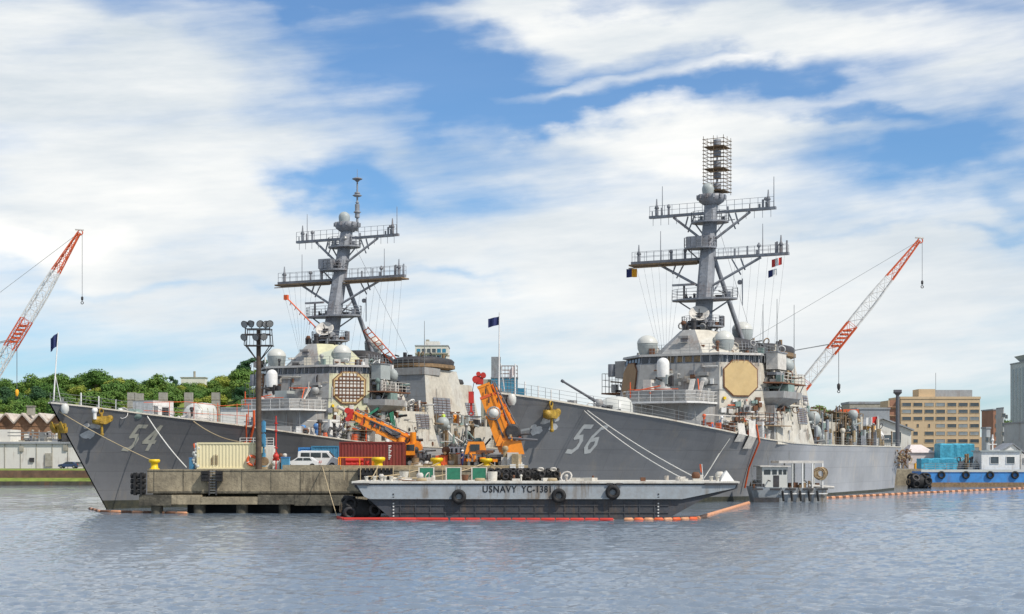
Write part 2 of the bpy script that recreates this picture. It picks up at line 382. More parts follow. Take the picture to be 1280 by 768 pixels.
# ------------------------------------------------------------------ water
def make_water():
    m = bpy.data.materials.new('water'); m.use_nodes = True; nt = m.node_tree; b = nt.nodes['Principled BSDF']
    tc = nd(nt, 'ShaderNodeTexCoord').outputs['Object']
    n1 = noi(nt, mapped(nt, tc, (.05, .012, 1)), 1., 4)
    cc = mixc(nt, n1, (.11, .15, .195), (.16, .20, .25))
    nt.links.new(cc, b.inputs['Base Color']); b.inputs['IOR'].default_value = 2.0
    b.inputs['Roughness'].default_value = .03; b.inputs['Specular IOR Level'].default_value = .5
    bn = nd(nt, 'ShaderNodeBump'); bn.inputs['Strength'].default_value = .8; bn.inputs['Distance'].default_value = .06
    nt.links.new(noi(nt, mapped(nt, tc, (1., 1.2, 1)), 2.6, 6, .7), bn.inputs['Height'])
    nt.links.new(bn.outputs[0], b.inputs['Normal'])
    MATS['water'] = m
    g = random.Random(5)
    waves = []
    for i in range(44):
        L = .62 * (1.07 ** i) * g.uniform(.9, 1.1)
        th = g.gauss(R(75), R(60 if L < 3 else 35)); k = 2 * math.pi / L
        waves.append((k * math.cos(th), k * math.sin(th), .0066 * L ** .42 * (1.75 if L < 3 else .6), g.uniform(0, 6.28)))
    ys = [34.]
    while ys[-1] < 430: ys.append(ys[-1] * (1.0030 if ys[-1] < 150 else 1.006))
    nx = 600; v = []
    Y = np.array(ys)[:, None] * np.ones((1, nx)); T = np.linspace(-1, 1, nx)[None, :]
    X = T * (Y * .40 + 14)
    Z = np.zeros_like(X)
    gust = .75 + .35 * np.sin(X * .021 + Y * .043 + 1.) * np.sin(X * .013 - Y * .05)
    for kx, ky, a, p in waves:
        lam = 2 * math.pi / math.hypot(kx, ky)
        damp = 1 / (1 + (Y * np.where(Y < 150, .0030, .006) / (lam * .38)) ** 4)
        s = np.sin(kx * X + ky * Y + p)
        Z += a * damp * (s + .35 * np.cos(2 * (kx * X + ky * Y + p)))
    Z *= gust
    patch = np.clip(np.sin(X * .19 + 2.1 * np.sin(Y * .11)) * np.sin(Y * .23 + 1.7 * np.sin(X * .083)) , 0, 1) ** 2
    for L_, th_, a_ in ((1.9, 1.5, .02), (2.7, 1.75, .024), (1.4, 1.3, .014)):
        k_ = 2 * math.pi / L_; s_ = np.sin(k_ * (math.cos(th_) * X + math.sin(th_) * Y) + 1.3 * np.sin(X * .45 + L_)); Z += a_ * patch * (s_ + .4 * s_ * s_) / (1 + (Y / 120.) ** 3)
    calm = 1 / (1 + np.exp(-(Y - 118) / 12)) * .35
    Z *= (1 - calm)
    n = len(ys); vs = np.stack([X, Y, Z], -1).reshape(-1, 3)
    idx = np.arange(n * nx).reshape(n, nx)
    q = np.stack([idx[:-1, :-1], idx[:-1, 1:], idx[1:, 1:], idx[1:, :-1]], -1).reshape(-1, 4)
    # flat skirt that carries the surface out of view on every side
    vs = [tuple(p) for p in vs]; fs = [tuple(p) for p in q]
    L0, R0, L1, R1 = int(idx[0, 0]), int(idx[0, -1]), int(idx[-1, 0]), int(idx[-1, -1])
    o = len(vs); vs += [(-3000, -600, 0), (3000, -600, 0), (3000, ys[-1], 0), (-3000, ys[-1], 0), (-3000, 9000, 0), (3000, 9000, 0)]
    fs += [(o, o + 1, R0, L0)]
    fs += [(o + 1, o + 2, R1, R0), (o + 3, o, L0, L1), (o + 3, L1, R1, o + 2, o + 5, o + 4)]
    me = bpy.data.meshes.new('water'); me.from_pydata(vs, [], fs); me.materials.append(m)
    me.polygons.foreach_set('use_smooth', [True] * len(fs))
    ob = bpy.data.objects.new('water', me); col.objects.link(ob); ob['kind'] = 'structure'
make_water()
# ------------------------------------------------------------------ destroyers
def strokes(ch):
    return {'5': [[(.95, 1), (.3, 1)], [(.3, 1), (.18, .56)], [(.18, .56), (.62, .60)], [(.62, .60), (.82, .42)], [(.82, .42), (.78, .16)], [(.78, .16), (.5, 0)], [(.5, 0), (.08, .02)]],
            '4': [[(.72, 0), (.72, 1)], [(.72, 1), (.05, .33)], [(.05, .33), (1., .33)]],
            '6': [[(.92, 1), (.5, .96)], [(.5, .96), (.16, .6)], [(.16, .6), (.1, .2)], [(.1, .2), (.35, 0)], [(.35, 0), (.7, .03)], [(.7, .03), (.86, .28)], [(.86, .28), (.7, .52)], [(.7, .52), (.16, .46)]]}[ch]

def make_ship(kind, label, loc, rz, scale):
    S = kind == 54; KX = 3.2 if S else .8
    root = thing('destroyer', label, 'warship', loc, rz); root.scale = (scale,) * 3
    L = 102.
    ZD = [(0, 10.4), (10, 9.4), (20, 8.6), (30, 7.75), (40, 7.0), (50, 6.55), (60, 6.4), (160, 6.4)]
    BD = [(0, .12), (1.5, 1.1), (3, 1.9), (6, 3.1), (10, 4.5), (15, 5.9), (20, 7.0), (30, 8.6), (40, 9.4), (50, 9.8), (60, 10), (88, 9.9), (102, 8.8)]
    BW = [(8, .08), (11, .8), (15, 1.9), (25, 4.1), (35, 6.1), (45, 7.8), (55, 8.9), (65, 9.4), (88, 9.3), (102, 8.0)]
    def xw(xd): return 8 + xd * (L - 9.5) / L
    def hp(xd, z):
        zd = interp(ZD, xd); f = max(0, min(1, z / zd)); bd = interp(BD, xd); bw = interp(BW, xw(xd))
        if z < 0: bw *= .9
        x = xw(xd) + (xd - xw(xd)) * f
        return x, bw + (bd - bw) * f ** 1.75
    def side(x, z, off=0.):                       # a point on the port shell plating
        a, b = -10., L
        for _ in range(30):
            m = (a + b) / 2
            if hp(max(0, m), z)[0] < x: a = m
            else: b = m
        y = hp(max(0, a), z)[1]
        return Vector((x, -(y + off), z))
    def dk(x): return interp(ZD, x)
    # hull shell
    h = MB('hull'); us = [0, .4, .9, 1.5, 2.2, 3, 4.5, 6, 8, 10, 12.5, 15, 17.5, 20, 23, 26, 30, 34, 38, 42, 46, 50, 55, 60, 66, 72, 80, 88, 96, L]
    fr = [-.12, 0, .085 if S else .125, .2, .32, .45, .58, .7, .82, .92, 1.]
    for sd in (-1, 1):
        rows = []
        for u in us:
            zd = dk(u); rows.append([(lambda q: (q[0], sd * q[1], f * zd))(hp(u, f * zd)) for f in fr])
        for i in range(len(us) - 1):
            for j in range(len(fr) - 1):
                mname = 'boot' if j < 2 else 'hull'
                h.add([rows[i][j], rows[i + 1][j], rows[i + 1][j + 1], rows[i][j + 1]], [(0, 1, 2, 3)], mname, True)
    tr = [hp(L, f * dk(L)) for f in fr]
    for j in range(len(fr) - 1):
        a, b = tr[j], tr[j + 1]; z0, z1 = fr[j] * dk(L), fr[j + 1] * dk(L)
        h.add([(a[0], -a[1], z0), (a[0], a[1], z0), (b[0], b[1], z1), (b[0], -b[1], z1)], [(0, 1, 2, 3)], 'hull')
    ho = h.build('hull', root)
    d = MB('mast')
    for a, b in zip(us, us[1:]):
        d.add([(a, -interp(BD, a), dk(a)), (b, -interp(BD, b), dk(b)), (b, interp(BD, b), dk(b)), (a, interp(BD, a), dk(a))], [(0, 1, 2, 3)], 'mast')
    for sd in (-1, 1):
        pts = [(u, sd * interp(BD, u), dk(u) + .05) for u in us]
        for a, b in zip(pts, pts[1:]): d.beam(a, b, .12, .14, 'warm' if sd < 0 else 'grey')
    d.build('main_deck', root)
    rl = MB('steel')
    for sd in (-1, 1):
        pts = [(u, sd * (interp(BD, u) - .1), dk(u)) for u in ([.3, 3, 6, 10, 15, 20, 26, 32, 38, 44] if sd < 0 else [.3, 6, 15, 26, 38, 50, 72, L])]
        rl.rail(pts, 1.05, 1.6, .02)
    pts = [(u, -(interp(BD, u) - .1), dk(u)) for u in (60, 66, 72, 80, 88, 96, L)]
    rl.rail(pts, 1.0, 1.6, .02)
    rl.build('lifeline', root)
    # pennant number
    txt = str(kind)
    H = 2.3 if S else 2.25; x0 = 8.1 if S else 9.2; zt = 8.3 if S else 7.75; W = 1.22 if S else 1.4; th = .38
    for q, ch in enumerate(txt):
        n = MB('kdigit' if S else 'fdigit')
        for a, b in strokes(ch):
            a = Vector(a); b = Vector(b); dd = (b - a); dn = Vector((dd.y * H, -dd.x * W)).normalized() * th / 2
            dl = Vector((dd.x * W, dd.y * H)).normalized() * th * .32
            K = 4; ring = []
            for i in range(K + 1):
                t = i / K; c = Vector(((a.x + dd.x * t) * W, (a.y + dd.y * t) * H)) + dl * (-1 if i == 0 else 1 if i == K else 0)
                for sg in (-1, 1):
                    w_ = c + Vector((dn.x, dn.y)) * sg
                    zz = zt - H + w_.y; xx = x0 + q * (W + .62) + w_.x + w_.y * .16
                    ring.append(side(xx, zz, .035))
            for i in range(K):
                n.add([ring[2 * i], ring[2 * i + 1], ring[2 * i + 3], ring[2 * i + 2]], [(0, 1, 2, 3)])
        n.build('hull_number', root)
    # scuffed plating and anchors
    def anchor(x, z, sc_=1.):
        c = side(x, z); out = (side(x, z, .5) - c).normalized()
        sb = MB('scuff'); g = random.Random(int(x * 7))
        for k in range(7):
            cx, cz, rr = x + g.uniform(-1.1, 1.4), z - g.uniform(.2, 1.3), g.uniform(.22, .5)
            poly = [side(cx + rr * math.cos(t) * g.uniform(.8, 1.4), cz + rr * math.sin(t) * g.uniform(.5, 1.0), .02 + k * .004) for t in [i * math.pi / 5 for i in range(10)]]
            sb.add(poly, [tuple(range(10))])
        sb.build('scuffed_plating', root)
        a = MB('bronze'); o = c + out * .35
        def q(u, v, t): return o + Vector((u, 0, v)) + out * t
        # crown, two flukes lying along the shell and the shank below
        a.loft([[q(-1.15 * sc_, .15 + s_ * .33, t) for s_, t in ((-1, 0), (1, 0), (.8, .5), (-.8, .5))], [q(0, .1 + s_ * .45, t) for s_, t in ((-1, -.05), (1, -.05), (.8, .75), (-.8, .75))],
                [q(1.2 * sc_, .35 + s_ * .28, t) for s_, t in ((-1, 0), (1, 0), (.8, .5), (-.8, .5))]])
        a.tube(q(-.2, .9, .3), q(-.15, -1.25, .35), .13, n=8)
        a.ball(q(-.15, -1.25, .35), .2, 8); a.ball(q(-.95, .1, .35), .42, 8); a.ball(q(1.0, .35, .3), .36, 8)
        a.torus(q(-.2, 1., .3), .28, .07, (0, 1, 0), 10, 5)
        a.build('anchor', root)
    anchor(4.6 if S else 5.2, 8.7 if S else 8.6)
    # stem anchor, hanging at the bow
    a = MB('bronze'); xs = 1.5 if S else 2.1; zz = 7.9 if S else 7.3
    a.loft([[(xs - .25, -.7, zz - .3), (xs + .2, -.7, zz - .3), (xs + .2, -.7, zz + .25), (xs - .25, -.7, zz + .25)], [(xs - .25, .7, zz - .3), (xs + .2, .7, zz - .3), (xs + .2, .7, zz + .25), (xs - .25, .7, zz + .25)]])
    for sd in (-1, 1): a.loft([[(xs - .3, sd * .75, zz - .35), (xs - .3, sd * .25, zz - .35), (xs - .05, sd * .25, zz - .35), (xs - .05, sd * .75, zz - .35)], [(xs - .62, sd * .85, zz + .2), (xs - .62, sd * .3, zz + .2), (xs - .38, sd * .3, zz + .2), (xs - .38, sd * .85, zz + .2)], [(xs - .7, sd * .62, zz + .75), (xs - .7, sd * .5, zz + .75), (xs - .62, sd * .5, zz + .75), (xs - .62, sd * .62, zz + .75)]])
    a.tube((xs - .35, -.9, zz + .4), (xs - .35, .9, zz + .4), .2, n=8); a.tube((xs - .35, 0, zz + .3), (xs - .1, 0, zz - .9), .14, n=8)
    a.build('stem_anchor', root)
    # bow fittings
    b = MB('steel'); b.box(1.2, 0, 10.45, 1.6, .8, .3); b.ball((1.1, -.9, 9.9), .42, 10, 'dome', sz=1.4)
    for x in (3, 5.5, 8): b.tube((x, -1.2, dk(x)), (x, -1.2, dk(x) + 1.4), .07, m='white'); b.tube((x, 1.2, dk(x)), (x, 1.2, dk(x) + .9), .12)
    b.clutter(3, 20, -3.2, 3.2, 8.9, 26, kind, ['steel', 'white', 'grey', 'dark', 'canvas'], 1.2, .15, .8, parts=root)
    b.build('foredeck_fitting', root)
    st = MB('white'); st.tube((.5, 0, 10.4), (1.15 if S else .6, 0, 17.3), .075, .05, n=8); st.tube((1.6, 0, 10.3), (.8, 0, 13), .045); st.build('jackstaff', root)
    if S:
        t = MB('canvas'); t.bb(10.4, 13.6, -3.9, -1.3, 9.1, 10.9, 'white'); t.bb(10.38, 13.62, -3.93, -1.27, 10.9, 10.98, 'conclite')
        t.bb(11.8, 12.8, -3.96, -3.9, 9.2, 10.3, 'dark'); t.bb(10.5, 11.1, -3.97, -3.9, 9.4, 10.4, 'steel'); t.build('deck_shelter', root)
        t = MB('canvas'); t.ball((8.6, -3.1, 9.5), .9, 12, 'greenpaint', sz=.7); t.build('covered_winch', root); t = MB('canvas'); t.ball((16.8, -5., 9.1), .9, 12, 'canvas', sx=1.8, sz=.65); t.build('covered_winch', root)
        t = MB('redor'); t.path([(9, -3.9, 10.7), (14, -5.3, 10.9), (18.5, -6.3, 10.6), (22.5, -7.1, 10.9)], .03); t.path([(9, -3.9, 9.9), (22.5, -7.1, 9.6)], .025)
        for x in (12, 15, 18, 20.5, 22): t.tube((x, -4.7 - (x - 12) * .24, dk(x)), (x, -4.7 - (x - 12) * .24, 10.9), .035)
        t.build('deck_barrier', root)
    # gun
    g = MB('dome'); gx = 22.8 if S else 24.6
    g.lathe([(2.1, 0), (2.1, .35), (1.6, .4)], (gx, 0, dk(gx)), 24, m='grey')
    z0 = dk(gx) + .3
    def ring(z, k, cut=0.): return [(gx + k * 1.9 * math.copysign(abs(math.cos(t)) ** .6, math.cos(t)) + cut, k * 1.45 * math.copysign(abs(math.sin(t)) ** .6, math.sin(t)), z) for t in [i * math.pi / 10 for i in range(20)]]
    g.loft([ring(z0, .98), ring(z0 + .9, 1.), ring(z0 + 1.6, .95, .1), ring(z0 + 2.1, .82, .25), ring(z0 + 2.42, .55, .4), ring(z0 + 2.5, .2, .4)], 'dome', sm=True)
    if not S:
        g.build('gun_mount', root)
        g = MB('cable'); g.box(gx - 2.0, 0, z0 + 1.0, .7, .9, 1.1, m='dark'); e = Vector((gx - 2.1, .1, z0 + 1.35))
        dr = Vector((-.78, .45, .43)).normalized()
        g.tube(e, e + dr * 2.2, .2, .15, n=12); g.tube(e + dr * 2.2, e + dr * 5.6, .12, .1, n=10); g.tube(e + dr * 5.5, e + dr * 5.75, .15, n=10)
        g.build('gun_barrel', root)
    else:
        g.tube((gx - 1.2, 0, z0 + 1.), (gx - 3.2, 0, z0 + .7), .45, .25, n=12, m='canvas'); g.build('gun_mount', root)
        g = MB('rope')
        for k in range(4):
            x = gx - 1.5 + k; g.path([(x, -1.6, z0 + .2), (x + .2, -1.35, z0 + 1.8), (x + .3, -.4, z0 + 2.55)], .025)
        g.build('lashing', root)
    # launcher cells and breakwater
    v = MB('grey'); v.bb(29, 34, -4, 4, 7.6, 8.1); v.prism([(27.6, 0), (30.4, -6.6), (30.7, -6.6), (28, 0), (30.7, 6.6), (30.4, 6.6)], 7.6, 8.7); v.build('breakwater', root)
    # ---- deckhouse block
    def octo(z, k=.14, ext=0.):
        dd = (16.2 - z) * k + ext; f = 41.4 - dd; dq = dd * .7 if not ext else dd * .7 + ext * .3
        return [(f, -(4.55 + dd * .35)), (f + 3.4, -(7.85 + dq)), (52.5 - KX, -(7.85 + dq)), (57 - KX + dd, -(4.5 + dd * .4)), (57 - KX + dd, 4.5 + dd * .4), (52.5 - KX, 7.85 + dq), (f + 3.4, 7.85 + dq), (f, 4.55 + dd * .35)]
    hb = MB('grey'); lo, hi = octo(6.7), octo(15.15)
    for i in range(8):
        j = (i + 1) % 8
        mm = {0: 'primer' if S else 'warm', 1: 'warm', 2: 'warm', 7: 'grey'}.get(i, 'grey')  # sunlit cream painted on the port faces, shaded grey on the others
        hb.add([lo[i] + (6.7,), lo[j] + (6.7,), hi[j] + (15.15,), hi[i] + (15.15,)], [(0, 1, 2, 3)], mm)
    hb.add([p + (15.15,) for p in hi], [tuple(range(8))])
    # seams, ledges, brackets and lockers on the faces
    for z in (9.6, 12.2):
        o2 = octo(z, ext=.03); pts = [p + (z,) for p in o2]
        for i in (0, 1, 7): hb.beam(pts[i], pts[(i + 1) % 8], .05, .05)
    g = random.Random(kind + 1)
    fx = lambda z: octo(z)[0][0]
    for y, z, a_, b_, c_ in ((-2.9, 13.9, .5, 1.1, .35), (-3.0, 12.2, .8, 1.5, .3), (-.9, 13.3, .35, .5, .3), (2.8, 13.7, .35, .6, .4), (-2.9, 12.8, .45, .35, 1.), (.6, 9.5, .4, .8, 1.5), (3.4, 12.1, .3, .4, .7)):
        hb.box(fx(z) - a_ / 2, y, z, a_, b_, c_)
    hb.ball((fx(13.2) - .5, -3.1, 13.1), .5, 10, 'grey'); hb.ball((fx(13.2) - .5, 2.2, 10.2), .35, 8, 'grey')
    hb.build('deckhouse', root)
    # doors, boxes on the port forward face
    pf = MB('grey'); 
    def onface(i, s, z, out=0.):
        o_ = octo(z, ext=out); a_, b_ = o_[i], o_[(i + 1) % 8]
        return Vector((a_[0] + (b_[0] - a_[0]) * s, a_[1] + (b_[1] - a_[1]) * s, z))
    for s_, z, w_, h_, m_ in ((.62, 10.2, .8, .8, 'grey'), (.25, 9.9, .5, .5, 'canvas'), (.38, 9.3, .3, .9, 'rust'), (.8, 9.2, .9, .25, 'woodlt'), (.92, 10.6, .4, .5, 'rust'), (.12, 11.3, .25, .3, 'yellow')):
        pf = MB('grey'); p = onface(0, s_, z, .18); pf.box(p.x, p.y, p.z, w_, .3, h_, R(-45), m_)
        if s_ == .62: p = onface(0, s_, z, .40); pf.box(p.x, p.y, p.z, .4, .06, .4, R(-45), 'dark')
        pf.build('wall_locker', root)
    # small fittings, conduits and ladders on the walls
    g = random.Random(kind + 77)
    for i, za, zb_, cnt in ((0, 7.2, 11.2, 60), (1, 11., 14.6, 36), (1, 7.2, 11., 14), (7, 11.9, 15., 26), (0, 11.3, 14.9, 14)):
        wd_ = MB('grey')
        for k in range(cnt):
            s_, z = g.uniform(.04, .96), g.uniform(za, zb_)
            if i == 0 and z > 11.2 and .12 < s_ < .88: continue
            m_ = g.choice(['grey', 'warm', 'canvas', 'rust', 'dark', 'steel', 'white', 'mast', 'redor', 'woodlt', 'greenpaint'][:11 if z < 11 else 8])
            a_, t_ = onface(i, s_, z, .1), g.random(); rot = {0: R(-43), 1: 0, 7: R(90)}[i]
            if t_ < .5: wd_.box(a_.x, a_.y, a_.z, g.uniform(.15, .7), g.uniform(.1, .35), g.uniform(.15, .7), rot, m_)
            elif t_ < .75: wd_.tube(a_, onface(i, s_, min(zb_, z + g.uniform(.5, 2.4)), .08), g.uniform(.03, .08), m=m_)
            else: wd_.tube(a_, onface(i, min(.98, s_ + g.uniform(.05, .35)), z, .1), g.uniform(.03, .07), m=m_)
        wd_.build('wall_fitting', root)
    # flat radar faces
    for i in (0, 6):
        c = onface(i, .5, 13.45, .02); n_ = (onface(i, .5, 13.45, 1.) - c); n_.z = -.0
        a_, b_ = onface(i, 0., 13.45), onface(i, 1., 13.45); u_ = (b_ - a_).normalized()
        up = (onface(i, .5, 14.4) - onface(i, .5, 13.4)).normalized(); nn = u_.cross(up).normalized()
        if nn.dot(n_) < 0: nn = -nn
        def oc(r, t, wx=1.): return [c + nn * t + u_ * (x * r * wx) + up * (y * r) for x, y in ((-.45, -1), (.45, -1), (1, -.5), (1, .5), (.45, 1), (-.45, 1), (-1, .5), (-1, -.5))]
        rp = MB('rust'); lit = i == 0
        rp.loft([oc(2.0, 0.), oc(2.0, .1)], 'rust'); rp.loft([oc(1.88, .1), oc(1.88, .14)], 'tan' if lit else 'tanshade')  # starboard array gets a darker, shaded copy of the tan
        if S:
            for k in range(-4, 5):
                q = k * .44
                for (p1, p2) in (((-1.75, q), (1.75, q)), ((q, -1.75), (q, 1.75))):
                    if abs(q) > 1.2: p1 = tuple(x * .7 if abs(x) > 1.7 else x for x in p1); p2 = tuple(x * .7 if abs(x) > 1.7 else x for x in p2)
                    rp.beam(c + nn * .17 + u_ * p1[0] + up * p1[1], c + nn * .17 + u_ * p2[0] + up * p2[1], .09, .07, 'rust')
                    if k % 2 == 0 and p1[1] == q: rp.beam(c + nn * .2 + u_ * p1[0] + up * (q - .04), c + nn * .2 + u_ * p2[0] + up * (q - .04), .14, .13, 'rust')
            for kx in range(-4, 4):
                for ky in range(-4, 4):
                    x, y = (kx + .5) * .44, (ky + .5) * .44
                    if abs(x) + abs(y) < 2.6: p = c + nn * .16 + u_ * x + up * y; rp.loft([[p + u_ * a1 * .15 + up * b1 * .15 + nn * t for a1, b1 in ((-1, -1), (1, -1), (1, 1), (-1, 1))] for t in (0, .04)], 'canvas')
        rp.build('radar_face', root)
    # wheelhouse window band with one mesh per window
    wb = MB('grey'); a_, b_ = octo(15.15, ext=-.12), octo(15.95, ext=-.12)
    wb.loft([[p + (15.15,) for p in a_], [p + (15.95,) for p in b_]], 'mast'); 
    r0 = octo(16.0, ext=.25); wb.loft([[p + (15.95,) for p in r0], [p + (16.2,) for p in octo(16.2, ext=.2)]], 'grey')
    for k in range(30):
        i = random.Random(k + kind).choice((0, 1, 7, 0, 1)); p = onface(i, (k * .37) % 1, 15.6, .3)
        wb.tube((p.x, p.y, 15.2), (p.x + .1, p.y, 16.0), .025, m='steel')
    wb.build('wheelhouse', root)
    for i, cnt in ((7, 9), (0, 5), (1, 6), (6, 5)):
        for k in range(cnt):
            w_ = MB('ambglass' if (not S and i == 7 and 2 < k < 7) else 'glass'); s0, s1 = (k + .14) / cnt, (k + .86) / cnt
            w_.loft([[onface(i, s0, 15.27, -.09), onface(i, s1, 15.27, -.09), onface(i, s1, 15.27, -.04), onface(i, s0, 15.27, -.04)],
                     [onface(i, s0, 15.87, -.09), onface(i, s1, 15.87, -.09), onface(i, s1, 15.87, -.04), onface(i, s0, 15.87, -.04)]])
            w_.build('window', root)
    # clutter on the wheelhouse roof
    rc = MB('grey'); rc.clutter(42.2, 56 - KX, -7.6, 7.4, 16.2, 70, kind + 3, ['grey', 'canvas', 'white', 'rust', 'dark', 'greenpaint', 'warm'], 1.1, .15, .8, parts=root)
    rc.rail([(41.6, 4.4, 16.2), (41.6, -4.4, 16.2), (44.9, -7.9, 16.2), (52.4 - KX, -7.9, 16.2)], 1.0, 1.1, .025, 'steel')
    rc.build('roof_rail', root)
    # director house
    dh = MB('grey'); zb = 16.2; A = [(42.6, 2.7), (42.6, -2.2), (45, -4.6), (50, -4.6), (50, 4.6), (45, 4.6)]; B = [(44.6, .8), (44.6, -.5), (45.6, -1.5), (49, -1.9), (49, 1.9), (45.6, 1.6)]
    for i in range(6):
        j = (i + 1) % 6; dh.add([A[i] + (zb,), A[j] + (zb,), B[j] + (19.,), B[i] + (19.,)], [(0, 1, 2, 3)], 'primer' if (S and i in (1, 2)) else 'warm' if i in (1, 2) else 'grey')  # port slopes carry a sunlit cream in their colour, the front stays grey
    dh.add([p + (19.,) for p in B], [tuple(range(6))]); dh.box(43.1, .2, 18.1, .5, 1.2, .25); dh.box(43.3, .2, 17.8, .4, .8, .4, m='mast')
    dh.tube((45, -.2, 19), (45, -.2, 19.9), .28, n=10, m='dark'); dh.tube((45, .8, 19), (45, .8, 19.7), .22, n=10, m='dark'); dh.ball((45, -.2, 20), .35, 10, 'dark'); dh.ball((45, 1.0, 19.8), .3, 10, 'rust')
    dh.clutter(45, 49, -1.5, 1.5, 19, 14, kind + 9, ['dark', 'grey', 'steel'], .8, .1, .5)
    dh.rail([(45.6, -1.5, 19), (49, -1.8, 19)], .9, .6, .025, 'dark')
    dh.build('director_house', root)
    # illuminator dish
    di = MB('canvas'); c = Vector((46.9, -.1, 21.0)); ax = Vector((-.62, -.25, .55)).normalized()
    di.tube((47.2, -.1, 19), c, .22, n=10, m='dark')
    di.lathe([(1.12 * t, -.42 + .42 * t * t) for t in (0, .3, .5, .7, .85, 1.)] + [(1.14, .04), (1.08, .05)] + [(1.06 * t, -.36 + .42 * t * t) for t in (.98, .7, .4, 0)], c, 24, ax, 'canvas')
    di.tube(c - ax * .4, c + ax * .7, .05, m='dark'); di.box(c.x + .6, c.y + .1, c.z - .4, .8, .8, .9, m='dark')
    di.build('radar_dish', root)
    # communication domes
    for x, y, z, r, h0, h1 in ((43.6, 4.7, 16.3, 1.13, 1.25, .95), (45.6, -3.5, 16.6, 1.1, 1.2, 1.05), (54.6, -2.4, 18.1, 1.18, 1.5, .95)):
        dm = MB('dome'); dm.domecap((x, y, z), r, h0, h1, 24, 'dome', 'domebase'); dm.tube((x, y, 16.2), (x, y, z + .1), r * .55, n=14, m='domebase')
        if x > 50: dm.lathe([(1.05, 0), (1.1, .1), (.85, 1.75)], (x, y, 16.25), 20, m='domebase')
        dm.build('radome', root)
    # ---- close-in gun platform forward of the house
    pp = MB('grey'); py_ = [(34.8, 3.4), (34.8, -3.4), (36, -4.4), (41, -4.6), (41, 4.6), (36, 4.4)]
    pp.prism([(37.2, 2.6), (37.2, -2.6), (39, -4.2), (41, -4.4), (41, 4.4), (39, 4.2)], 6.9, 10.65)
    pp.prism(py_, 10.65, 10.85, 'white'); pp.prism([(x * .93 + 2.7, y * .92) for x, y in py_], 10.86, 12.0)
    pp.rail([(x, y, 10.86) for x, y in ((41, 4.5), (36, 4.3), (34.9, 3.3), (34.9, -3.3), (36, -4.3), (41, -4.5))], 1.1, 1.1, .035, 'white')
    for k in range(5): pp.tube((36.2, -3.9 + k * 1.9, 7.4), (36.5, -3.6 + k * 1.8, 10.65), .05, m='steel')
    if S:
        pp.bb(36.8, 38.4, -1.6, .1, 10.9, 13.0, 'domebase'); pp.beam((38.2, -2.2, 11), (39.6, -2.9, 13.3), .5, .1, 'canvas'); pp.beam((37.4, -3.0, 11), (38.4, -3.6, 13.4), .35, .1, 'canvas')
        pp.path([(37, -2.4, 13.2), (39.4, -3.2, 13.4)], .06, m='redor'); pp.box(37.5, -2.8, 13.3, 2.2, 1.2, .07, m='redor')
    else:
        pp.beam((36.3, -3.0, 10.9), (37.4, -3.1, 13.2), .55, .1, 'canvas'); pp.beam((36.6, -3.9, 10.9), (37.6, -4.1, 13.0), .4, .1, 'canvas')
        pp.box(36.6, 1.6, 12.6, .9, .9, 1.2, m='canvas')
    for a_, b_ in (((36, -4.3, 12), (37.5, -3.6, 13.2)), ((35.2, 3., 11.9), (36, 0., 12.5)), ((35, 3., 11.2), (35, 3., 12.9))): pp.tube(a_, b_, .06, m='redor')
    pp.path([(35., 3.2, 12.1), (35., -2.4, 12.1)], .045, m='redor')
    pp.clutter(35.4, 36.8, -3.2, 3.2, 10.9, 12, kind + 4, ['canvas', 'white', 'rust', 'grey', 'redor'], 1., .15, .6)
    pp.build('gun_platform', root)
    cw = MB('white'); cx, cy, cz = 38.2, (1.5 if S else .6), 12.0
    cw.lathe([(.95, 0), (.95, .45), (.6, .5), (.55, 1.)], (cx, cy, cz), 18, m='grey'); cw.box(cx, cy, cz + 1.25, .9, 1.3, 1., m='domebase' if not S else 'dark')
    cw.lathe([(.62, 1.5), (.66, 1.7), (.66, 3.0)] + [(.66 * math.cos(R(a)), 3.0 + .6 * math.sin(R(a))) for a in (20, 45, 65, 85)], (cx, cy, cz), 20, m='white')
    cw.box(cx, cy - .95, cz + 1.1, .5, .35, 1.1, m='dark'); cw.tube((cx - .4, cy, cz + 1.2), (cx - 1.9, cy, cz + 1.35), .12, n=8, m='dark')
    cw.build('close_in_gun', root)
    # ---- deck level around the forward house
    fc = MB('grey'); fc.clutter(31, 42, -8.2, -5, 7.15, 46, kind + 5, ['grey', 'canvas', 'white', 'rust', 'dark', 'redor', 'mast', 'blue'], 1.7, .15, .8, parts=root)
    fc.clutter(39.5, 45, -8.9, -8.0, 6.8, 22, kind + 6, ['grey', 'canvas', 'white', 'rust', 'redor', 'mast'], 2.2, .15, .7, parts=root)
    fc.path([(36, -5, 9.4), (39, -7.2, 9.3), (43, -9.0, 9.3), (47, -9.5, 9.3)], .07, m='canvas'); fc.rail([(39, -7.6, 8.4), (43, -9.1, 8.4), (47, -9.6, 8.4)], 1.3, 1.0, .04, 'rust')
    fc.box(43.2, -9.0, 8.38, 9, .9, .08, R(-14), 'wood')
    if S:
        fc.bb(38.0, 40.2, -6.8, -5.8, 7.2, 9.6, 'white'); fc.bb(38.6, 39.2, -6.83, -6.8, 7.6, 9.2, 'dark')
        fc.path([(36.5, -7.4, 7.6), (37.2, -7.4, 8.6), (38.6, -7.6, 8.3), (39.6, -7.7, 9.0), (39.9, -7.7, 9.9)], .16, n=8, m='dark')
        fc.bb(43.2, 47.6, -9.7, -8.9, 6.7, 9.4, 'warm'); fc.bb(44.6, 45.4, -9.73, -9.7, 7.2, 9.1, 'dark'); fc.path([(41, -7.3, 6.8), (41, -7.3, 10.6), (39.5, -6.9, 11.1)], .22, n=10, m='canvas')
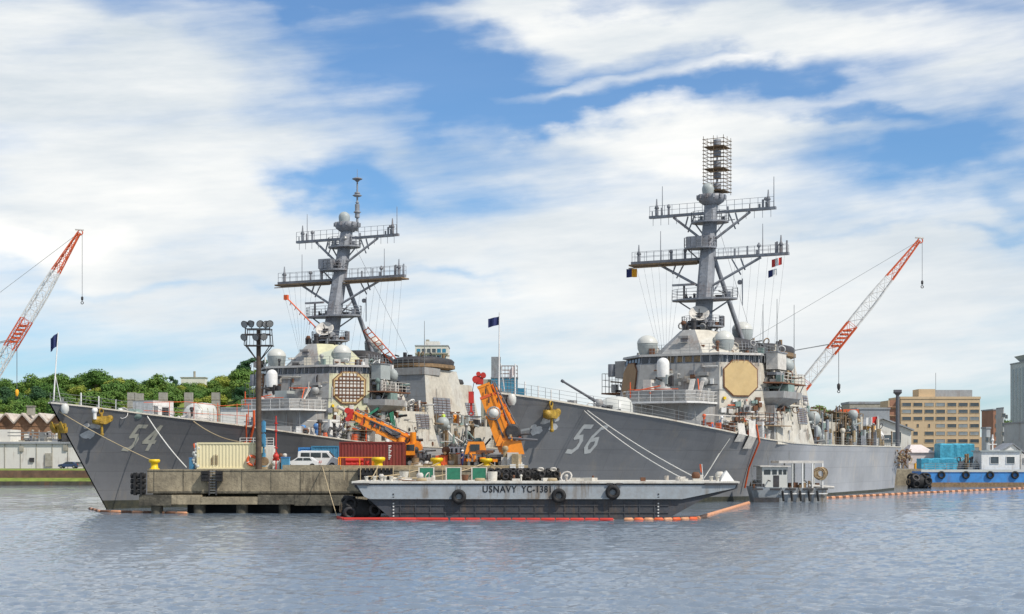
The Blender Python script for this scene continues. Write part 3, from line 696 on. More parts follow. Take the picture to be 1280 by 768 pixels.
        fc.beam((41, -8.2, 9), (44.5, -9.6, 11.2), .12, .25, 'green'); fc.beam((46.5, -9.9, 10.6), (47.6, -9.9, 7.), .1, .9, 'green')
        fc.beam((45.6, -9.9, 7), (47.2, -9.9, 10.2), .1, .6, 'white')
    fc.build('deck_fitting', root)
    # ---- midships house, flush with the ship's side
    mh = MB('warm'); 
    mh.prism([(45.4, -9.7), (58.5, -9.7), (58.5, 9.7), (45.4, 9.7)], 6.42, 10.9, 'warm', [(46.2, -9.05), (57.2, -9.05), (57.2, 9.05), (46.2, 9.05)])
    e1 = 55.2 if S else 58.6; mh.prism([(49, -7.5), (e1, -7.5), (e1, 7.5), (49, 7.5)], 10.92, 14.2, 'warm', [(49.4, -6.6), (e1 - 1.4, -6.6), (e1 - 1.4, 6.6), (49.4, 6.6)])
    e2 = 54.2 if S else 57.4; mh.prism([(49.4, -5.6), (e2, -5.6), (e2, 5.6), (49.4, 5.6)], 14.22, 16.6, 'warm', [(49.8, -4.9), (e2 - 1.6, -4.9), (e2 - 1.6, 4.9), (49.8, 4.9)])
    mh.bb(45.0, 46., -9.4, -6, 6.7, 10.6, 'grey')
    mh.build('midships_house', root)
    wd_ = MB('grey')
    for k in range(34):
        x, z = g.uniform(46.8, 57), g.uniform(6.6, 10.8); y = -9.75 + (z - 6.42) / 4.48 * .65 - .08; m_ = g.choice(['warm', 'canvas', 'rust', 'dark', 'steel', 'white', 'mast', 'primer', 'warm', 'grey']); t_ = g.random()
        if t_ < .35: wd_.box(x, y, z, g.uniform(.1, .5), .14, g.uniform(.1, .5), m=m_)
        elif t_ < .8: wd_.tube((x, y, z), (x, y + .05, min(10.8, z + g.uniform(.4, 1.8))), g.uniform(.02, .05), m=m_)
        else: wd_.tube((x, y, z), (x + g.uniform(.5, 2), y, z), g.uniform(.02, .05), m=m_)
    for k in range(50):
        x, z = g.uniform(49.8, e1 - 1.5), g.uniform(11.2, 14.); y = -7.5 + (z - 10.9) / 3.3 * .9 - .08
        wd_.box(x, y, z, g.uniform(.1, .7), .2, g.uniform(.1, .6), m=g.choice(['warm', 'canvas', 'grey', 'dark', 'steel', 'rust']))
    wd_.rail([(47, -8.9, 10.9), (57., -8.9, 10.9)], 1.05, .9, .03, 'steel'); wd_.rail([(49.6, -6.4, 14.2), (e1 - 1.5, -6.4, 14.2)], 1.0, .9, .03, 'steel')
    wd_.clutter(47.6, 56.8, -8.8, -7.7, 10.92, 26, kind + 61, ['grey', 'canvas', 'dark', 'rust', 'white', 'woodlt'], 1.2, .15, .7)
    wd_.build('house_fitting', root)
    lv = MB('dark')
    def louvre(x0, x1, z0, z1, y0, y1, mbd, n=3):
        w = (x1 - x0) / n
        for k in range(n):
            a_ = x0 + k * w + .08; b_ = a_ + w - .16
            mbd.loft([[(a_, y0 - .08, z0), (b_, y0 - .08, z0), (b_, y0, z0), (a_, y0, z0)], [(a_, y1 - .08, z1), (b_, y1 - .08, z1), (b_, y1, z1), (a_, y1, z1)]], 'mast')
            for q in range(1, 8):
                t = q / 8; yy = y0 + (y1 - y0) * t - .1; mbd.box((a_ + b_) / 2, yy, z0 + (z1 - z0) * t, b_ - a_, .06, .05, m='rust')
    louvre(53.4, 56.8, 8.8, 10.6, -9.38, -9.1, lv); lv.build('louvre', root); lv = MB('dark'); louvre(e1 - 4.6, e1 - 1.5, 11.4, 13.6, -7.38, -6.76, lv, 3)
    lv.build('louvre', root)
    # port sponsons and galleries
    sp = MB('grey')
    sp.prism([(47.2, -8.4), (56.8, -8.4), (56.8, -10.2), (48.2, -10.2)], 12.95, 13.1, 'rust'); sp.rail([(48.2, -10.1, 13.1), (56.8, -10.1, 13.1), (56.8, -8.5, 13.1)], 1.1, 1.1, .04, 'canvas')
    sp.loft([[(48.2, -8, 10.5), (53.2, -8, 10.5), (53.2, -9.1, 10.5), (48.6, -9.1, 10.5)], [(47.6, -8, 11.4), (54.4, -8, 11.4), (54.4, -10.4, 11.4), (48., -10.4, 11.4)], [(47.6, -8, 12.1), (54.4, -8, 12.1), (54.4, -10.5, 12.1), (48., -10.5, 12.1)]], 'grey')
    sp.bb(50.4, 52.6, -10.2, -9.2, 11.9, 12.9, 'greenpaint'); sp.bb(48.6, 51.6, -9.6, -8.3, 14.5, 16.3, 'domebase' if S else 'canvas'); sp.bb(48.4, 51.8, -9.7, -8.2, 16.3, 16.4, 'mast')
    sp.bb(48.8, 51.4, -9.4, -8.3, 13.9, 14.2, 'mast'); sp.tube((53.2, -9.1, 13.1), (53.2, -9.1, 14.4), .3, n=10, m='grey'); sp.ball((53.2, -9.1, 15.1), .85, 14, 'domebase')
    sp.clutter(48.4, 56.4, -9.9, -8.6, 13.1, 26, kind + 8, ['grey', 'dark', 'canvas', 'woodlt', 'rust', 'greenpaint'], 1.1, .15, .8)
    sp.clutter(48.8, 54, -9.9, -8.4, 11.6, 12, kind + 18, ['dark', 'mast', 'greenpaint'], 1.2, .15, .7); sp.clutter(48, 54.6, -9.9, -8.6, 10.0, 16, kind + 28, ['rust', 'wood', 'dark', 'greenpaint'], .7, .1, .6)
    for x in (49, 51, 53, 55, 56.6): sp.tube((x, -10., 13.), (x - .3, -9.2, 11.2), .05, m='steel')
    x_a, k_a = (43.6, .72) if S else (44.2, .98)
    sp.v = [(x_a + (x - 47.2) * k_a, y, z) for x, y, z in sp.v]
    sp.build('sponson', root); sp = MB('grey')
    # starboard sponson
    sp.prism([(45.6, 8.6), (51, 8.6), (51, 11.6), (46.4, 11.6)], 12.2, 12.35, 'rust'); sp.rail([(46.4, 8.7, 12.35), (46.4, 11.5, 12.35), (51, 11.5, 12.35)], 2.2, .9, .035, 'steel')
    sp.prism([(45.8, 8.4), (50, 8.4), (50, 9.8), (46.2, 9.8)], 14., 15.9, 'grey'); sp.tube((46.6, 10.3, 14.2), (46.6, 10.3, 15.6), .5, n=14, m='mast'); sp.clutter(46, 50, 8.8, 10.2, 12.4, 14, kind + 11, ['dark', 'wood', 'rust', 'grey'], 1.2, .2, .7)
    sp.bb(46., 50, 8.4, 9.6, 10.2, 12.1, 'mast'); sp.clutter(44, 49, 8.6, 9.8, 9.2, 10, kind + 12, ['dark', 'mast', 'grey'], 1., .2, .7)
    sp.build('sponson', root)
    # forward stack cap, wrapped in dark covers
    ex = MB('dark'); ex.smooth = True
    XC, XR = (53.0, 2.5) if S else (53.4, 4.1)
    rg = lambda z, k: [(XC + k * XR * math.copysign(abs(math.cos(t)) ** .5, math.cos(t)), k * 3.6 * math.copysign(abs(math.sin(t)) ** .5, math.sin(t)) - .4, z) for t in [i * math.pi / 12 for i in range(24)]]
    ex.loft([rg(16.65, .9), rg(17.1, 1.), rg(17.9, .98), rg(18.4, .86), rg(18.6, .6)], 'dark', sm=True); ex.tube((XC + XR - .3, -3.3, 17.5), (XC + XR + .9, -3.4, 17.3), .85, n=16, m='dark')
    ex.smooth = False
    for k in range(7): ex.torus((51.6 + k, -.4, 17.4), 3.4, .07, (1, 0, 0), 20, 4, 'mast') if False else ex.tube((XC - XR * .8 + k * XR * .26, -4.05, 16.7), (XC - XR * .8 + k * XR * .26, -3.9, 18.0), .06, m='mast')
    ex.rail([(50.2, -4.9, 16.6), (e2 - 1.8, -4.9, 16.6)], 1., .9, .03, 'steel'); ex.build('stack_cap', root)
    # ---- aft stack
    ax0, ax1 = (65.4, 76.) if S else (63.5, 72.5); SW = 3.0 if S else 1.2
    ah = MB('warm')
    A = [(ax0 - .6, SW + .7), (ax0 - .6, -4.3), (ax1 + .8, -4.3), (ax1 + .8, max(3.6, SW + .4)), (ax0 + 1, max(3.6, SW + .7))]; B = [(ax0, SW), (ax0, -3.5), (ax1 - 1.3, -3.2), (ax1 - 1.3, 2.8), (ax0 + 1, max(2.8, SW))]
    for i in range(5):
        j = (i + 1) % 5; ah.add([A[i] + (9.4,), A[j] + (9.4,), B[j] + (17.,), B[i] + (17.,)], [(0, 1, 2, 3)], 'hullaft' if i in (0, 4) else 'warm')  # front of the stack painted as the shaded side, the rest as lit
    ah.add([p + (17.,) for p in B], [tuple(range(5))])
    ah.prism([(ax1 + .3, -3.6), (ax1 + 5, -3.6), (ax1 + 5, 3), (ax1 + .3, 3)], 9.4, 15.3, 'warm', [(ax1 - .8, -3), (ax1 + 3.4, -3), (ax1 + 3.4, 2.6), (ax1 - .8, 2.6)])
    ah.bb(ax0 - .25, ax0 + 4, -3.65, SW + .15, 16.2, 17.15, 'grey')
    ah.bb(ax0 - 3, ax1 + 8, -7.4, 7.4, 6.42, 9.4, 'warm')
    louvre(ax0 + 1.4, ax0 + 6, 10.4, 13.2, -4.2, -3.96, ah, 4); louvre(ax1 + .8, ax1 + 3.6, 10.2, 12.8, -3.55, -3.3, ah, 3)
    ah.build('aft_stack', root)
    ac = MB('dark'); g2 = lambda z, k: [((ax0 + ax1 - 1) / 2 + .2 + k * 5. * math.copysign(abs(math.cos(t)) ** .7, math.cos(t)), k * 3.4 * math.copysign(abs(math.sin(t)) ** .7, math.sin(t)) - .5, z) for t in [i * math.pi / 12 for i in range(24)]]
    ac.loft([g2(17.05, .8), g2(17.3, 1.), g2(17.75, 1.)], 'wood'); ac.loft([g2(17.76, .96), g2(18.3, .98), g2(18.6, .9), g2(18.8, .6)], 'dark', sm=True)
    ac.lathe([(1.6, 15.3), (1.9, 15.6), (1.7, 16.1), (1., 16.2)], (ax1 + 2., -.4, 0), 18, m='dark'); ac.rail([(ax0 - .2, -3.6, 17.2), (ax0 - .2, SW, 17.2)], 1.1, .8, .04, 'steel')
    ac.clutter(ax0, ax1, -2.6, 1.6, 18.7, 9, kind + 31, ['dark', 'steel', 'wood'], .7, .1, .6); ac.build('aft_stack_cap', root)
    # equipment and pipework crowding the after deck
    for q, (xa, xb, ya, yb, z, n_, sd, hm) in enumerate(((59, ax0 + 4, -9.4, -7.2, 6.42, 90, 41, 3.2), (ax0, ax1 + 8, -7.2, -4.6, 9.4, 60, 42, 1.8), (ax1 + 2, 92, -9.3, -4, 6.42, 320, 43, 3.0), (84, 98, -8.6, -3, 6.42, 60, 44, 1.6), (ax1 + 5, 90, -6, 5, 6.42, 120, 45, 4.0))):
        af = MB('grey'); big = q in (1, 3); af.clutter(xa, xb, ya, yb, z, n_, kind + sd, ['grey', 'dark', 'canvas', 'steel', 'rust', 'wood', 'scaf', 'greenpaint', 'mast', 'domebase', 'warm', 'woodlt'], hm, .1, .75, parts=root if big else None)
        if not big: af.build('deck_machinery', root)['kind'] = 'stuff'
    sf = MB('scaf'); g = random.Random(kind + 50); x0, x1 = (ax1 + 1, ax1 + 13)
    for k in range(13):
        x = x0 + k
        for y in (-7.8, -5.9): sf.tube((x, y, 6.4), (x + g.uniform(-.5, .5), y, 9.6 + g.uniform(0, 2.)), .06)
        if k % 2: sf.tube((x, -7.8, 6.6), (x + 1.6, -7.8, 10.6), .05)
    for z in (8.2, 9.9, 10.6): sf.beam((x0, -7.8, z), (x1, -7.8, z + .1), .08, .1); sf.box((x0 + x1) / 2, -6.8, z, 12, 1.7, .07)
    sf.build('staging', root)
    for k, (x, z) in enumerate(((61.2, 9.6), (61.6, 8.0), (63.6, 7.4), (78, 10.4))):
        sb = MB('domebase'); sb.ball((x, -8.7, z), .85 if k < 2 else .65, 14); sb.tube((x, -8.7, 6.4), (x, -8.7, z - .5), .2, n=8); sb.build('life_raft', root)
    if not S:
        ya = MB('yellow'); ya.bb(85.5, 88.5, -8.4, -7.2, 7.2, 8.6, 'primer'); ya.bb(85.3, 88.7, -8.5, -7.1, 8.6, 8.7, 'wood'); ya.bb(89.4, 90.6, -8.2, -7.4, 6.4, 9.2, 'amber'); ya.build('deck_locker', root)
        ws_ = MB('white'); ws_.lathe([(1., -.9), (1.3, -.3), (1.3, .3), (1., .9)], (96.5, -6.5, 7.7), 16, (1, .2, 0)); ws_.build('hose_reel', root)
        nt_ = MB('scaf'); g = random.Random(3)
        for k in range(60):
            p = Vector((L - .5 + g.uniform(-3.5, 1.6), -9.4 + g.uniform(-.9, .6), 5.1 + g.uniform(-1.1, .9))); q = p + Vector((g.uniform(-1, 1), g.uniform(-.4, .4), g.uniform(-.6, .6))); nt_.tube(p, q, g.uniform(.05, .14), m=g.choice(('scaf', 'wood', 'woodlt', 'rust')))
        nt_.build('safety_net', root)
        tp = MB('canvas'); 
        for xa, xb, z0_, z1_ in ((34.4, 36.1, 6.6, 8.5), (37.0, 38.7, 5.9, 8.8)):
            tp.loft([[side(xa, z0_, .25), side(xb, z0_, .3)], [side(xa, dk(xa) - .02, .25), side(xb, dk(xb) - .02, .3)], [side(xa, dk(xa) - .02, .2) + Vector((.1, .05, z1_ - dk(xa))), side(xb, dk(xb) - .02, .2) + Vector((.05, .1, z1_ - dk(xb)))]], closed=False)
        tp.build('tarpaulin', root)
    # ---- mast
    mx = lambda z: 48.3 + (z - 19.8) * (.27 if S else .19)
    mm = MB('mast')
    secs = [(16.2, 1.15, 1.0), (20, 1.05, .9), (27, .95, .8), (32.5, .8, .7), (33.8, .75, .7)]
    mm.loft([[(mx(z) + a * .8 * cx_, b_ * cy_, z) for cx_, cy_ in ((-1, -.55), (-.55, -1), (.55, -1), (1, -.55), (1, .55), (.55, 1), (-.55, 1), (-1, .55))] for z, a, b_ in secs])
    for y in (-1, 1): mm.tube((mx(27.5) + .5, y * .7, 27.2), (54.3, y * 3.3, 16.2), .27, .3, n=8)
    for z in range(17, 33): mm.tube((mx(z) - .95, -.3, z + .2), (mx(z) - .95, .3, z + .2), .03)
    mm.tube((mx(22), 0, 22), (53.4, 0, 25.), .1)
    mt = mm.build('mast', root)
    def yard(z, w, thick, strut, nm, walk):
        y = MB('mast'); x = mx(z) + .3
        y.beam((x, -w, z + .12), (x, w, z + .12), thick, .3); 
        for sd in (-1, 1):
            y.tube((x, sd * strut, z - .1), (mx(z - 3.2), sd * .5, z - 3.2), .15, n=8)
            y.tube((x, sd * strut * .62, z - .1), (x, sd * strut * .7, z - 1.4), .09); y.tube((x, sd * strut * .45, z - .1), (x, sd * strut * .62, z - 1.9), .08)
            if walk:
                wk = sd > 0 or S
                if wk: y.bb(x - .9, x + .9, sd * 1., sd * w, z - .3, z - .12, 'scaf'); y.beam((x - .9, sd * 1, z - .55), (x - .9, sd * w, z - .55), .1, .1, 'scaf')
            hh = 1.1 if (S or not walk or sd > 0) else .9
            y.rail([(x - thick / 2 - .1, sd * 1., z + .25), (x - thick / 2 - .1, sd * w * .98, z + .25)], hh, .9, .03, rows=2)
            if walk: y.rail([(x + .5, sd * 1., z + .25), (x + .5, sd * w * .98, z + .25)], hh, 1.1, .025, rows=2)
            else: y.rail([(x - .2, sd * w * .55, z - .9), (x - .2, sd * w * .93, z - .9)], .8, .8, .03, rows=1)
        g = random.Random(int(z))
        for k in range(9):
            yy = g.uniform(-w, w); y.tube((x, yy, z + .3), (x, yy, z + .3 + g.uniform(.4, 1.3)), g.uniform(.05, .14), n=6)
            if k % 3 == 0: y.ball((x, yy, z + 1.2), .24, 8)
        for yy in ((-w + .25, w - 1.6) if not walk else (-w + 3, w - 3.6)): y.tube((x, yy, z + .3), (x, yy, z + 3.6), .06, .035)
        for sd in (-1, 1):
            yy = sd * (w - .9); y.tube((x, yy, z + .3), (x, yy, z + 1.0), .2); y.lathe([(.12, 0), (.3, .1), (.12, .5), (.06, 1.2)], (x, yy, z + 1.), 8)
        y.build(nm, mt)
    yard(27.3, 9.4, .5, 6.2, 'main_yard', True); yard(32.6, 7.6, .4, 4.6, 'upper_yard', False)
    def plat(z, rx, ry, dx=0., name='mast_platform', h=1.1, m='mast', off=0.):
        p = MB(m); x = mx(z) + dx; pl_ = [(x + rx * math.cos(t), off + ry * math.sin(t)) for t in [i * math.pi / 8 for i in range(16)]]
        p.prism(pl_, z - .12, z + .05); pr = [(a_, b_, z + .05) for a_, b_ in pl_]; p.rail(pr + [pr[0]], h, 1., .035)
        for sd in (-1, 1): p.tube((x, off + sd * ry * .8, z - .1), (mx(z - 1.8), sd * .4, z - 1.8), .09)
        return p
    p = plat(22.7, 1.9, 3.9); p.clutter(49.5, 50.5, -3., 3., 22.8, 14, 4, ['mast', 'dark'], 1.1, .15, .5); p.tube((48.2, 2.2, 22.8), (48.2, 2.2, 24.4), .12, m='dark'); p.beam((48.2, .9, 24.4), (48.2, 3.6, 24.4), .3, .22, 'mast'); p.tube((50.4, -3.9, 22), (50.4, -3.9, 25.), .06); p.ball((50.4, -3.6, 24.6), .3, 8, 'mast'); p.build('lower_platform', mt)
    p = plat(19.6, 1.8, 2.4); p.clutter(47, 50, -2.2, 2.2, 19.6, 10, 5, ['mast', 'dark', 'rust'], .9, .15, .5); p.build('service_platform', mt)
    p = plat(28.6, 1.3, 1.9, -.6, off=.7); p.bb(48.9, 50, .4, 2.2, 28.7, 29.9, 'mast'); p.clutter(49.5, 50.6, -.6, 2.2, 28.7, 8, 6, ['mast', 'dark'], 1., .15, .5); p.build('light_platform', mt)
    p = plat(31.6, 1.6, 2.2); p.clutter(51, 52.6, -1.8, 1.8, 31.7, 10, 7, ['mast', 'steel'], 1., .15, .5); p.build('upper_platform', mt)
    p = MB('mast'); xx = mx(34); p.lathe([(.9, 33.6), (1.4, 33.95), (1.55, 34.3), (1.55, 34.7), (1.3, 34.75)], (xx, 0, 0), 20)
    for k in range(12): a_ = k * math.pi / 6; p.box(xx + 1.6 * math.cos(a_), 1.6 * math.sin(a_), 34.45, .2, .25, .45, a_)
    p.build('antenna_ring', mt)
    p = MB('dome'); p.lathe([(.62, 34.75), (.7, 35.1), (.72, 35.4)] + [(.72 * math.cos(R(a)), 35.4 + .7 * math.sin(R(a))) for a in (20, 40, 60, 75, 87)], (xx - .2, .3, 0), 20, m='domebase'); p.build('masthead_dome', mt)
    p = MB('mast'); tx, ty = (xx + 1.4, -.6) if S else (xx + .9, -.35); p.tube((tx, ty, 33.8), (tx, ty, 40.6), .16, .09, n=8); p.tube((tx, ty, 40.6), (tx, ty, 41.6), .03)
    if S:
        for z, r in ((35.6, .35), (36.2, .5), (36.8, .3), (37.4, .25), (38.3, .62), (38.6, .4), (40.4, .7), (40.2, .3)): p.lathe([(r * .6, z - .14), (r, z), (r * .6, z + .14)], (tx, ty, 0), 12)
        p.tube((tx, ty, 35.5), (tx, ty, 37.2), .3, n=8)
    p.build('topmast', mt)
    if not S:
        p = MB('scaf'); q = 1.2
        for a_ in (-1, 0, 1):
            for b_ in (-1, 1):
                p.tube((tx + a_ * q, ty + b_ * q, 34.9), (tx + a_ * q, ty + b_ * q, 41.4), .03); p.tube((tx + b_ * q, ty + a_ * q, 34.9), (tx + b_ * q, ty + a_ * q, 41.4), .03)
        for k in range(5):
            z = 35.2 + k * 1.25
            for zz in (z, z + .42, z + .84):
                for a_ in (-1, 1): p.tube((tx - q * 1.1, ty + a_ * q, zz), (tx + q * 1.1, ty + a_ * q, zz), .035); p.tube((tx + a_ * q, ty - q * 1.1, zz), (tx + a_ * q, ty + q * 1.1, zz), .035)
            if k % 2 == 0: p.box(tx, ty, z, q * 2, q * 2, .08)
            p.tube((tx, ty, z + .3), (tx, ty, z + .9), .45, n=8, m='mast')
        p.build('mast_scaffold', mt)
    # rigging
    rg_ = MB('cable'); g = random.Random(8)
    for sd in (-1, 1):
        for k in range(7):
            yy = sd * (3.2 + k * .95); rg_.tube((mx(27.3) + .3, yy, 27.2), (47 + k * .9, sd * (3.5 + k * .55), 16.3), .012, n=3)
    rg_.tube((mx(33), 0, 34), (ax0 + 2, 0, 18.8), .02, n=3)
    rg_.build('signal_halyard', root)
    for x, y, z0_, z1_ in (((58.6, -5.2, 14, 23.4), (62.5, -6, 9.5, 23), (ax0 - .5, -2, 17, 23.3), (ax0 + 1, 2, 17, 22.5)) if not S else ((ax0 + 1.2, -2.8, 17, 23.4), (44, 8.4, 12, 17), (60, -8.4, 8, 14))):
        wh = MB('steel'); wh.tube((x, y, z0_), (x, y, z1_), .075, .03, n=6); wh.build('whip_antenna', root)
    if S:
        p = MB('redor'); a_, b_ = Vector((45.2, 4.4, 24.9)), Vector((48.2, .8, 20.2)); 
        for o in ((0, 0, 0), (.35, .2, 0), (0, .3, .3)): p.tube(a_ + Vector(o), b_ + Vector(o), .07, m='scaf' if o[0] else 'redor')
        for k in range(8): t = k / 8; q = a_.lerp(b_, t); p.tube(q, q + Vector((.35, .4, -.3)), .05, m='redor')
        p.box(45.2, 4.4, 24.9, .4, .5, .6, m='redor')
        a_, b_ = Vector((52, -2.5, 21.)), Vector((55.5, -4.5, 17.2))
        for o in ((0, 0, 0), (0, -.6, .5)): p.tube(a_ + Vector(o), b_ + Vector(o), .08)
        for k in range(8): t = k / 8; q = a_.lerp(b_, t); p.tube(q, q + Vector((.3, -.6, .4)), .06)
        p.build('folding_boom', root)
    root['_side'] = 0; del root['_side']
    M4 = Matrix.Translation(Vector(loc)) @ Matrix.Rotation(rz, 4, 'Z') @ Matrix.Scale(scale, 4)
    return root, side, M4, mx

PHI54, PHI56 = R(27), R(28)
ship54, side54, M54, mx54 = make_ship(54, 'dark grey destroyer numbered 54 moored on the left of the pier', (-44.4, 149.8, 0), math.pi / 2 - PHI54, 1.)
ship56, side56, M56, mx56 = make_ship(56, 'dark grey destroyer numbered 56 with a scaffolded masthead on the right', (-1.54, 150.7, -.52), math.pi / 2 - PHI56, 1.144)
# ------------------------------------------------------------------ land
def structure(o): o['kind'] = 'structure'; return o
mat('ground', (.17, .16, .13), .95, var=.3, scale=.05, grime=.4)
mat('grass', (.16, .21, .035), .95, var=.45, scale=.5, bump=.5)
mat('bankrust', (.12, .07, .045), .9, var=.4, scale=.6, streak=.6, grime=.5)
mat('seawall', (.06, .055, .04), .9, var=.4, scale=.8, streak=.5)
gm = MB('ground')
gm.add([(-6000, 300, 3.05), (6000, 300, 3.05), (6000, 14000, 3.05), (-6000, 14000, 3.05)], [(0, 1, 2, 3)])
structure(gm.build('ground'))
for nm, m, y0, z0, y1, z1, x0, x1 in (('seawall', 'seawall', 290, -.8, 290.2, .75, -700, 42), ('grass_bank', 'grass', 290.2, .75, 293.5, 1.35, -700, 42), ('quay_wall', 'bankrust', 293.5, 1.35, 293.8, 2.75, -700, 42),
                              ('grass_verge', 'grass', 293.8, 2.75, 300, 3.06, -700, 42), ('quay_wall', 'concrete', 290, -.8, 290.1, 3.0, 42, 900), ('quay', 'conclite', 290.1, 3.0, 300.2, 3.06, 42, 900)):
    b = MB(m); n = 120
    for i in range(n):
        xa, xb = x0 + (x1 - x0) * i / n, x0 + (x1 - x0) * (i + 1) / n
        b.add([(xa, y0, z0), (xb, y0, z0), (xb, y1, z1), (xa, y1, z1)], [(0, 1, 2, 3)])
    structure(b.build(nm))
# hill on the left
RG = [(-400, 476), (0, 474), (50, 473), (80, 468), (95, 463), (130, 466), (160, 472), (200, 475), (240, 475), (265, 473), (290, 464), (315, 460), (350, 462), (420, 470), (480, 500), (540, 560)]
def sm(t): t = max(0, min(1, t)); return t * t * (3 - 2 * t)
def hill(x, y):
    px = 640 + x / y * F; top = PZ(interp(RG, px), 620) - 8.5
    return 3. + max(0, top - 3) * sm((y - 405) / 215) * (1 - .5 * sm((y - 640) / 300)) + 1.2 * noise.noise(Vector((x * .02, y * .02, 0)))
hb = MB('grass'); nx, ny = 60, 26; vs = []
for j in range(ny):
    for i in range(nx):
        x = -420 + i * 7; y = 400 + j * 14; z = hill(x, y) if 0 < j < ny - 1 else 2.6
        vs.append((x, y, z if x > -415 else 2.6))
hb.add(vs, [(j * nx + i, j * nx + i + 1, (j + 1) * nx + i + 1, (j + 1) * nx + i) for j in range(ny - 1) for i in range(nx - 1)], 'grass', True)
structure(hb.build('hill'))

# ------------------------------------------------------------------ trees
def leafmat(name, a, b, c):
    m = bpy.data.materials.new(name); m.use_nodes = True; nt = m.node_tree; s = nt.nodes['Principled BSDF']
    oi = nd(nt, 'ShaderNodeObjectInfo'); tc = nd(nt, 'ShaderNodeTexCoord').outputs['Object']
    c1 = mixc(nt, oi.outputs['Random'], a, b); c2 = mixc(nt, ramp(nt, noi(nt, tc, .45, 3), [(.35, 0), (.65, 1)]), c1, c)
    nt.links.new(c2, s.inputs['Base Color']); s.inputs['Roughness'].default_value = .75; s.inputs['Specular IOR Level'].default_value = .25
    try:
        s.inputs['Subsurface Weight'].default_value = 0
    except KeyError: pass
    MATS[name] = m
leafmat('leaf', (.055, .13, .028), (.17, .235, .04), (.085, .17, .032))
leafmat('leaflight', (.22, .26, .035), (.16, .23, .03), (.27, .28, .045))
leafmat('leafdark', (.035, .09, .03), (.055, .11, .045), (.03, .08, .032))
def make_tree(name, seed, lm, kind):
    g = random.Random(seed); t = thing(name, '', 'tree')
    H = 10.
    tr = MB('bark'); tr.tube((0, 0, -1.5), (.2, 0, 4.2), .38, .24, 8)
    lobes = []
    if kind == 'round':
        for k in range(13):
            a = g.uniform(0, 6.28); r = g.uniform(0, 3.6); z = g.uniform(3.8, 8.2) - r * .35
            lobes.append((Vector((r * math.cos(a), r * math.sin(a), z)), g.uniform(1.4, 2.3)))
    elif kind == 'pine':
        for k in range(9): lobes.append((Vector((g.uniform(-1.3, 1.3), g.uniform(-1.3, 1.3), 4 + k * .75)), g.uniform(1.0, 1.8) * (1 - k * .03)))
    for c, r in lobes[::2]: tr.tube((.15, 0, 3 + g.uniform(-.6, .8)), c, .14, .05, 5)
    tr.build('trunk', t)
    cr = MB(lm)
    for c, r in lobes:
        for k in range(int(210 * r)):
            d = Vector((g.gauss(0, 1), g.gauss(0, 1), g.gauss(0, 1))).normalized(); p = c + Vector((d.x, d.y, d.z * .72)) * r * g.uniform(.5, 1.16)
            n_ = (d + Vector((g.uniform(-.7, .7), g.uniform(-.7, .7), g.uniform(-.3, .9)))).normalized(); u = n_.orthogonal().normalized(); v = n_.cross(u); s_ = g.uniform(.12, .30); th = g.uniform(0, 3)
            u, v = u * math.cos(th) + v * math.sin(th), v * math.cos(th) - u * math.sin(th)
            cr.add([p - u * s_ - v * s_ * .6, p + u * s_ - v * s_ * .6, p + u * s_ * .8 + v * s_ * .7, p - u * s_ * .6 + v * s_ * .8], [(0, 1, 2, 3)])
    cr.build('crown', t); return t
TT = [make_tree('broadleaf_tree', s, m, k) for s, m, k in ((1, 'leaf', 'round'), (2, 'leaf', 'round'), (3, 'leafdark', 'round'), (4, 'leaflight', 'round'), (5, 'leaf', 'round'))] + [make_tree('pine_tree', 6, 'leafdark', 'pine')]
TL = {0: 'mid green bushy broadleaf tree on the wooded hill behind destroyer 54', 2: 'dark green broadleaf tree on the wooded hill behind destroyer 54', 3: 'yellowish light green tree on the wooded hill behind destroyer 54', 5: 'dark upright pine standing on the crest of the wooded hill'}
for t in TT: KIDS[t.name] = list(t.children_recursive) if hasattr(t, 'children_recursive') else []
bpy.context.view_layer.update()
used = set(); g = random.Random(77)
def put_tree(i, x, y, z, s, label=None, group=None):
    t = TT[i]
    if i in used: o = dup(t)
    else: o = t; used.add(i)
    o.location = (x, y, z); o.rotation_euler = (0, 0, g.uniform(0, 6.28)); o.scale = (s * g.uniform(.92, 1.12), s * g.uniform(.92, 1.12), s * g.uniform(.88, 1.1))
    o['category'] = 'tree'; k = {1: 0, 4: 0}.get(i, i); o['label'] = label or TL[k]
    o['group'] = group or {0: 'mid green trees on the hill', 2: 'dark green trees on the hill', 3: 'light green trees on the hill', 5: 'pines on the hill crest'}[k]
for r in range(10):
    y = 424 + r * 22; w_ = y / F
    px = -40 + g.uniform(0, 12)
    while px < 365:
        x = (px - 640) * w_; yy = y + g.uniform(-7, 7); s = g.uniform(.72, 1.25) * (1. if r < 8 else .9)
        i = g.choices((0, 1, 2, 3, 4), (3, 3, 1.6, 2.6, 2.5))[0]
        put_tree(i, x, yy, hill(x, yy) - 1.2, s); px += g.uniform(7.5, 10.5) * s / w_ * .92
for px, s in ((198, .85), (217, .8), (303, 1.1), (311, 1.15), (327, 1.0)):
    x = (px - 640) / F * 622; put_tree(5, x, 622, hill(x, 622) + .2, s)
for px, y, s, i in ((1012, 640, .8, 1), (1022, 650, 1., 0), (1034, 640, .8, 4), (1044, 655, .7, 2), (1243, 600, .8, 0), (1251, 605, .9, 2), (1257, 600, .8, 4)):
    x = PX(px, y); z = PZ(508 if px < 1100 else 524, y) - 4
    put_tree(i, x, y, 3. + (z - 9) * 1., s * 1.2, 'tree top showing above the low roofs behind destroyer 56' if px < 1100 else 'tree between the brick building and the grey tower', 'trees above the low roofs' if px < 1100 else 'trees beside the grey tower')
structure_mound = MB('grass')
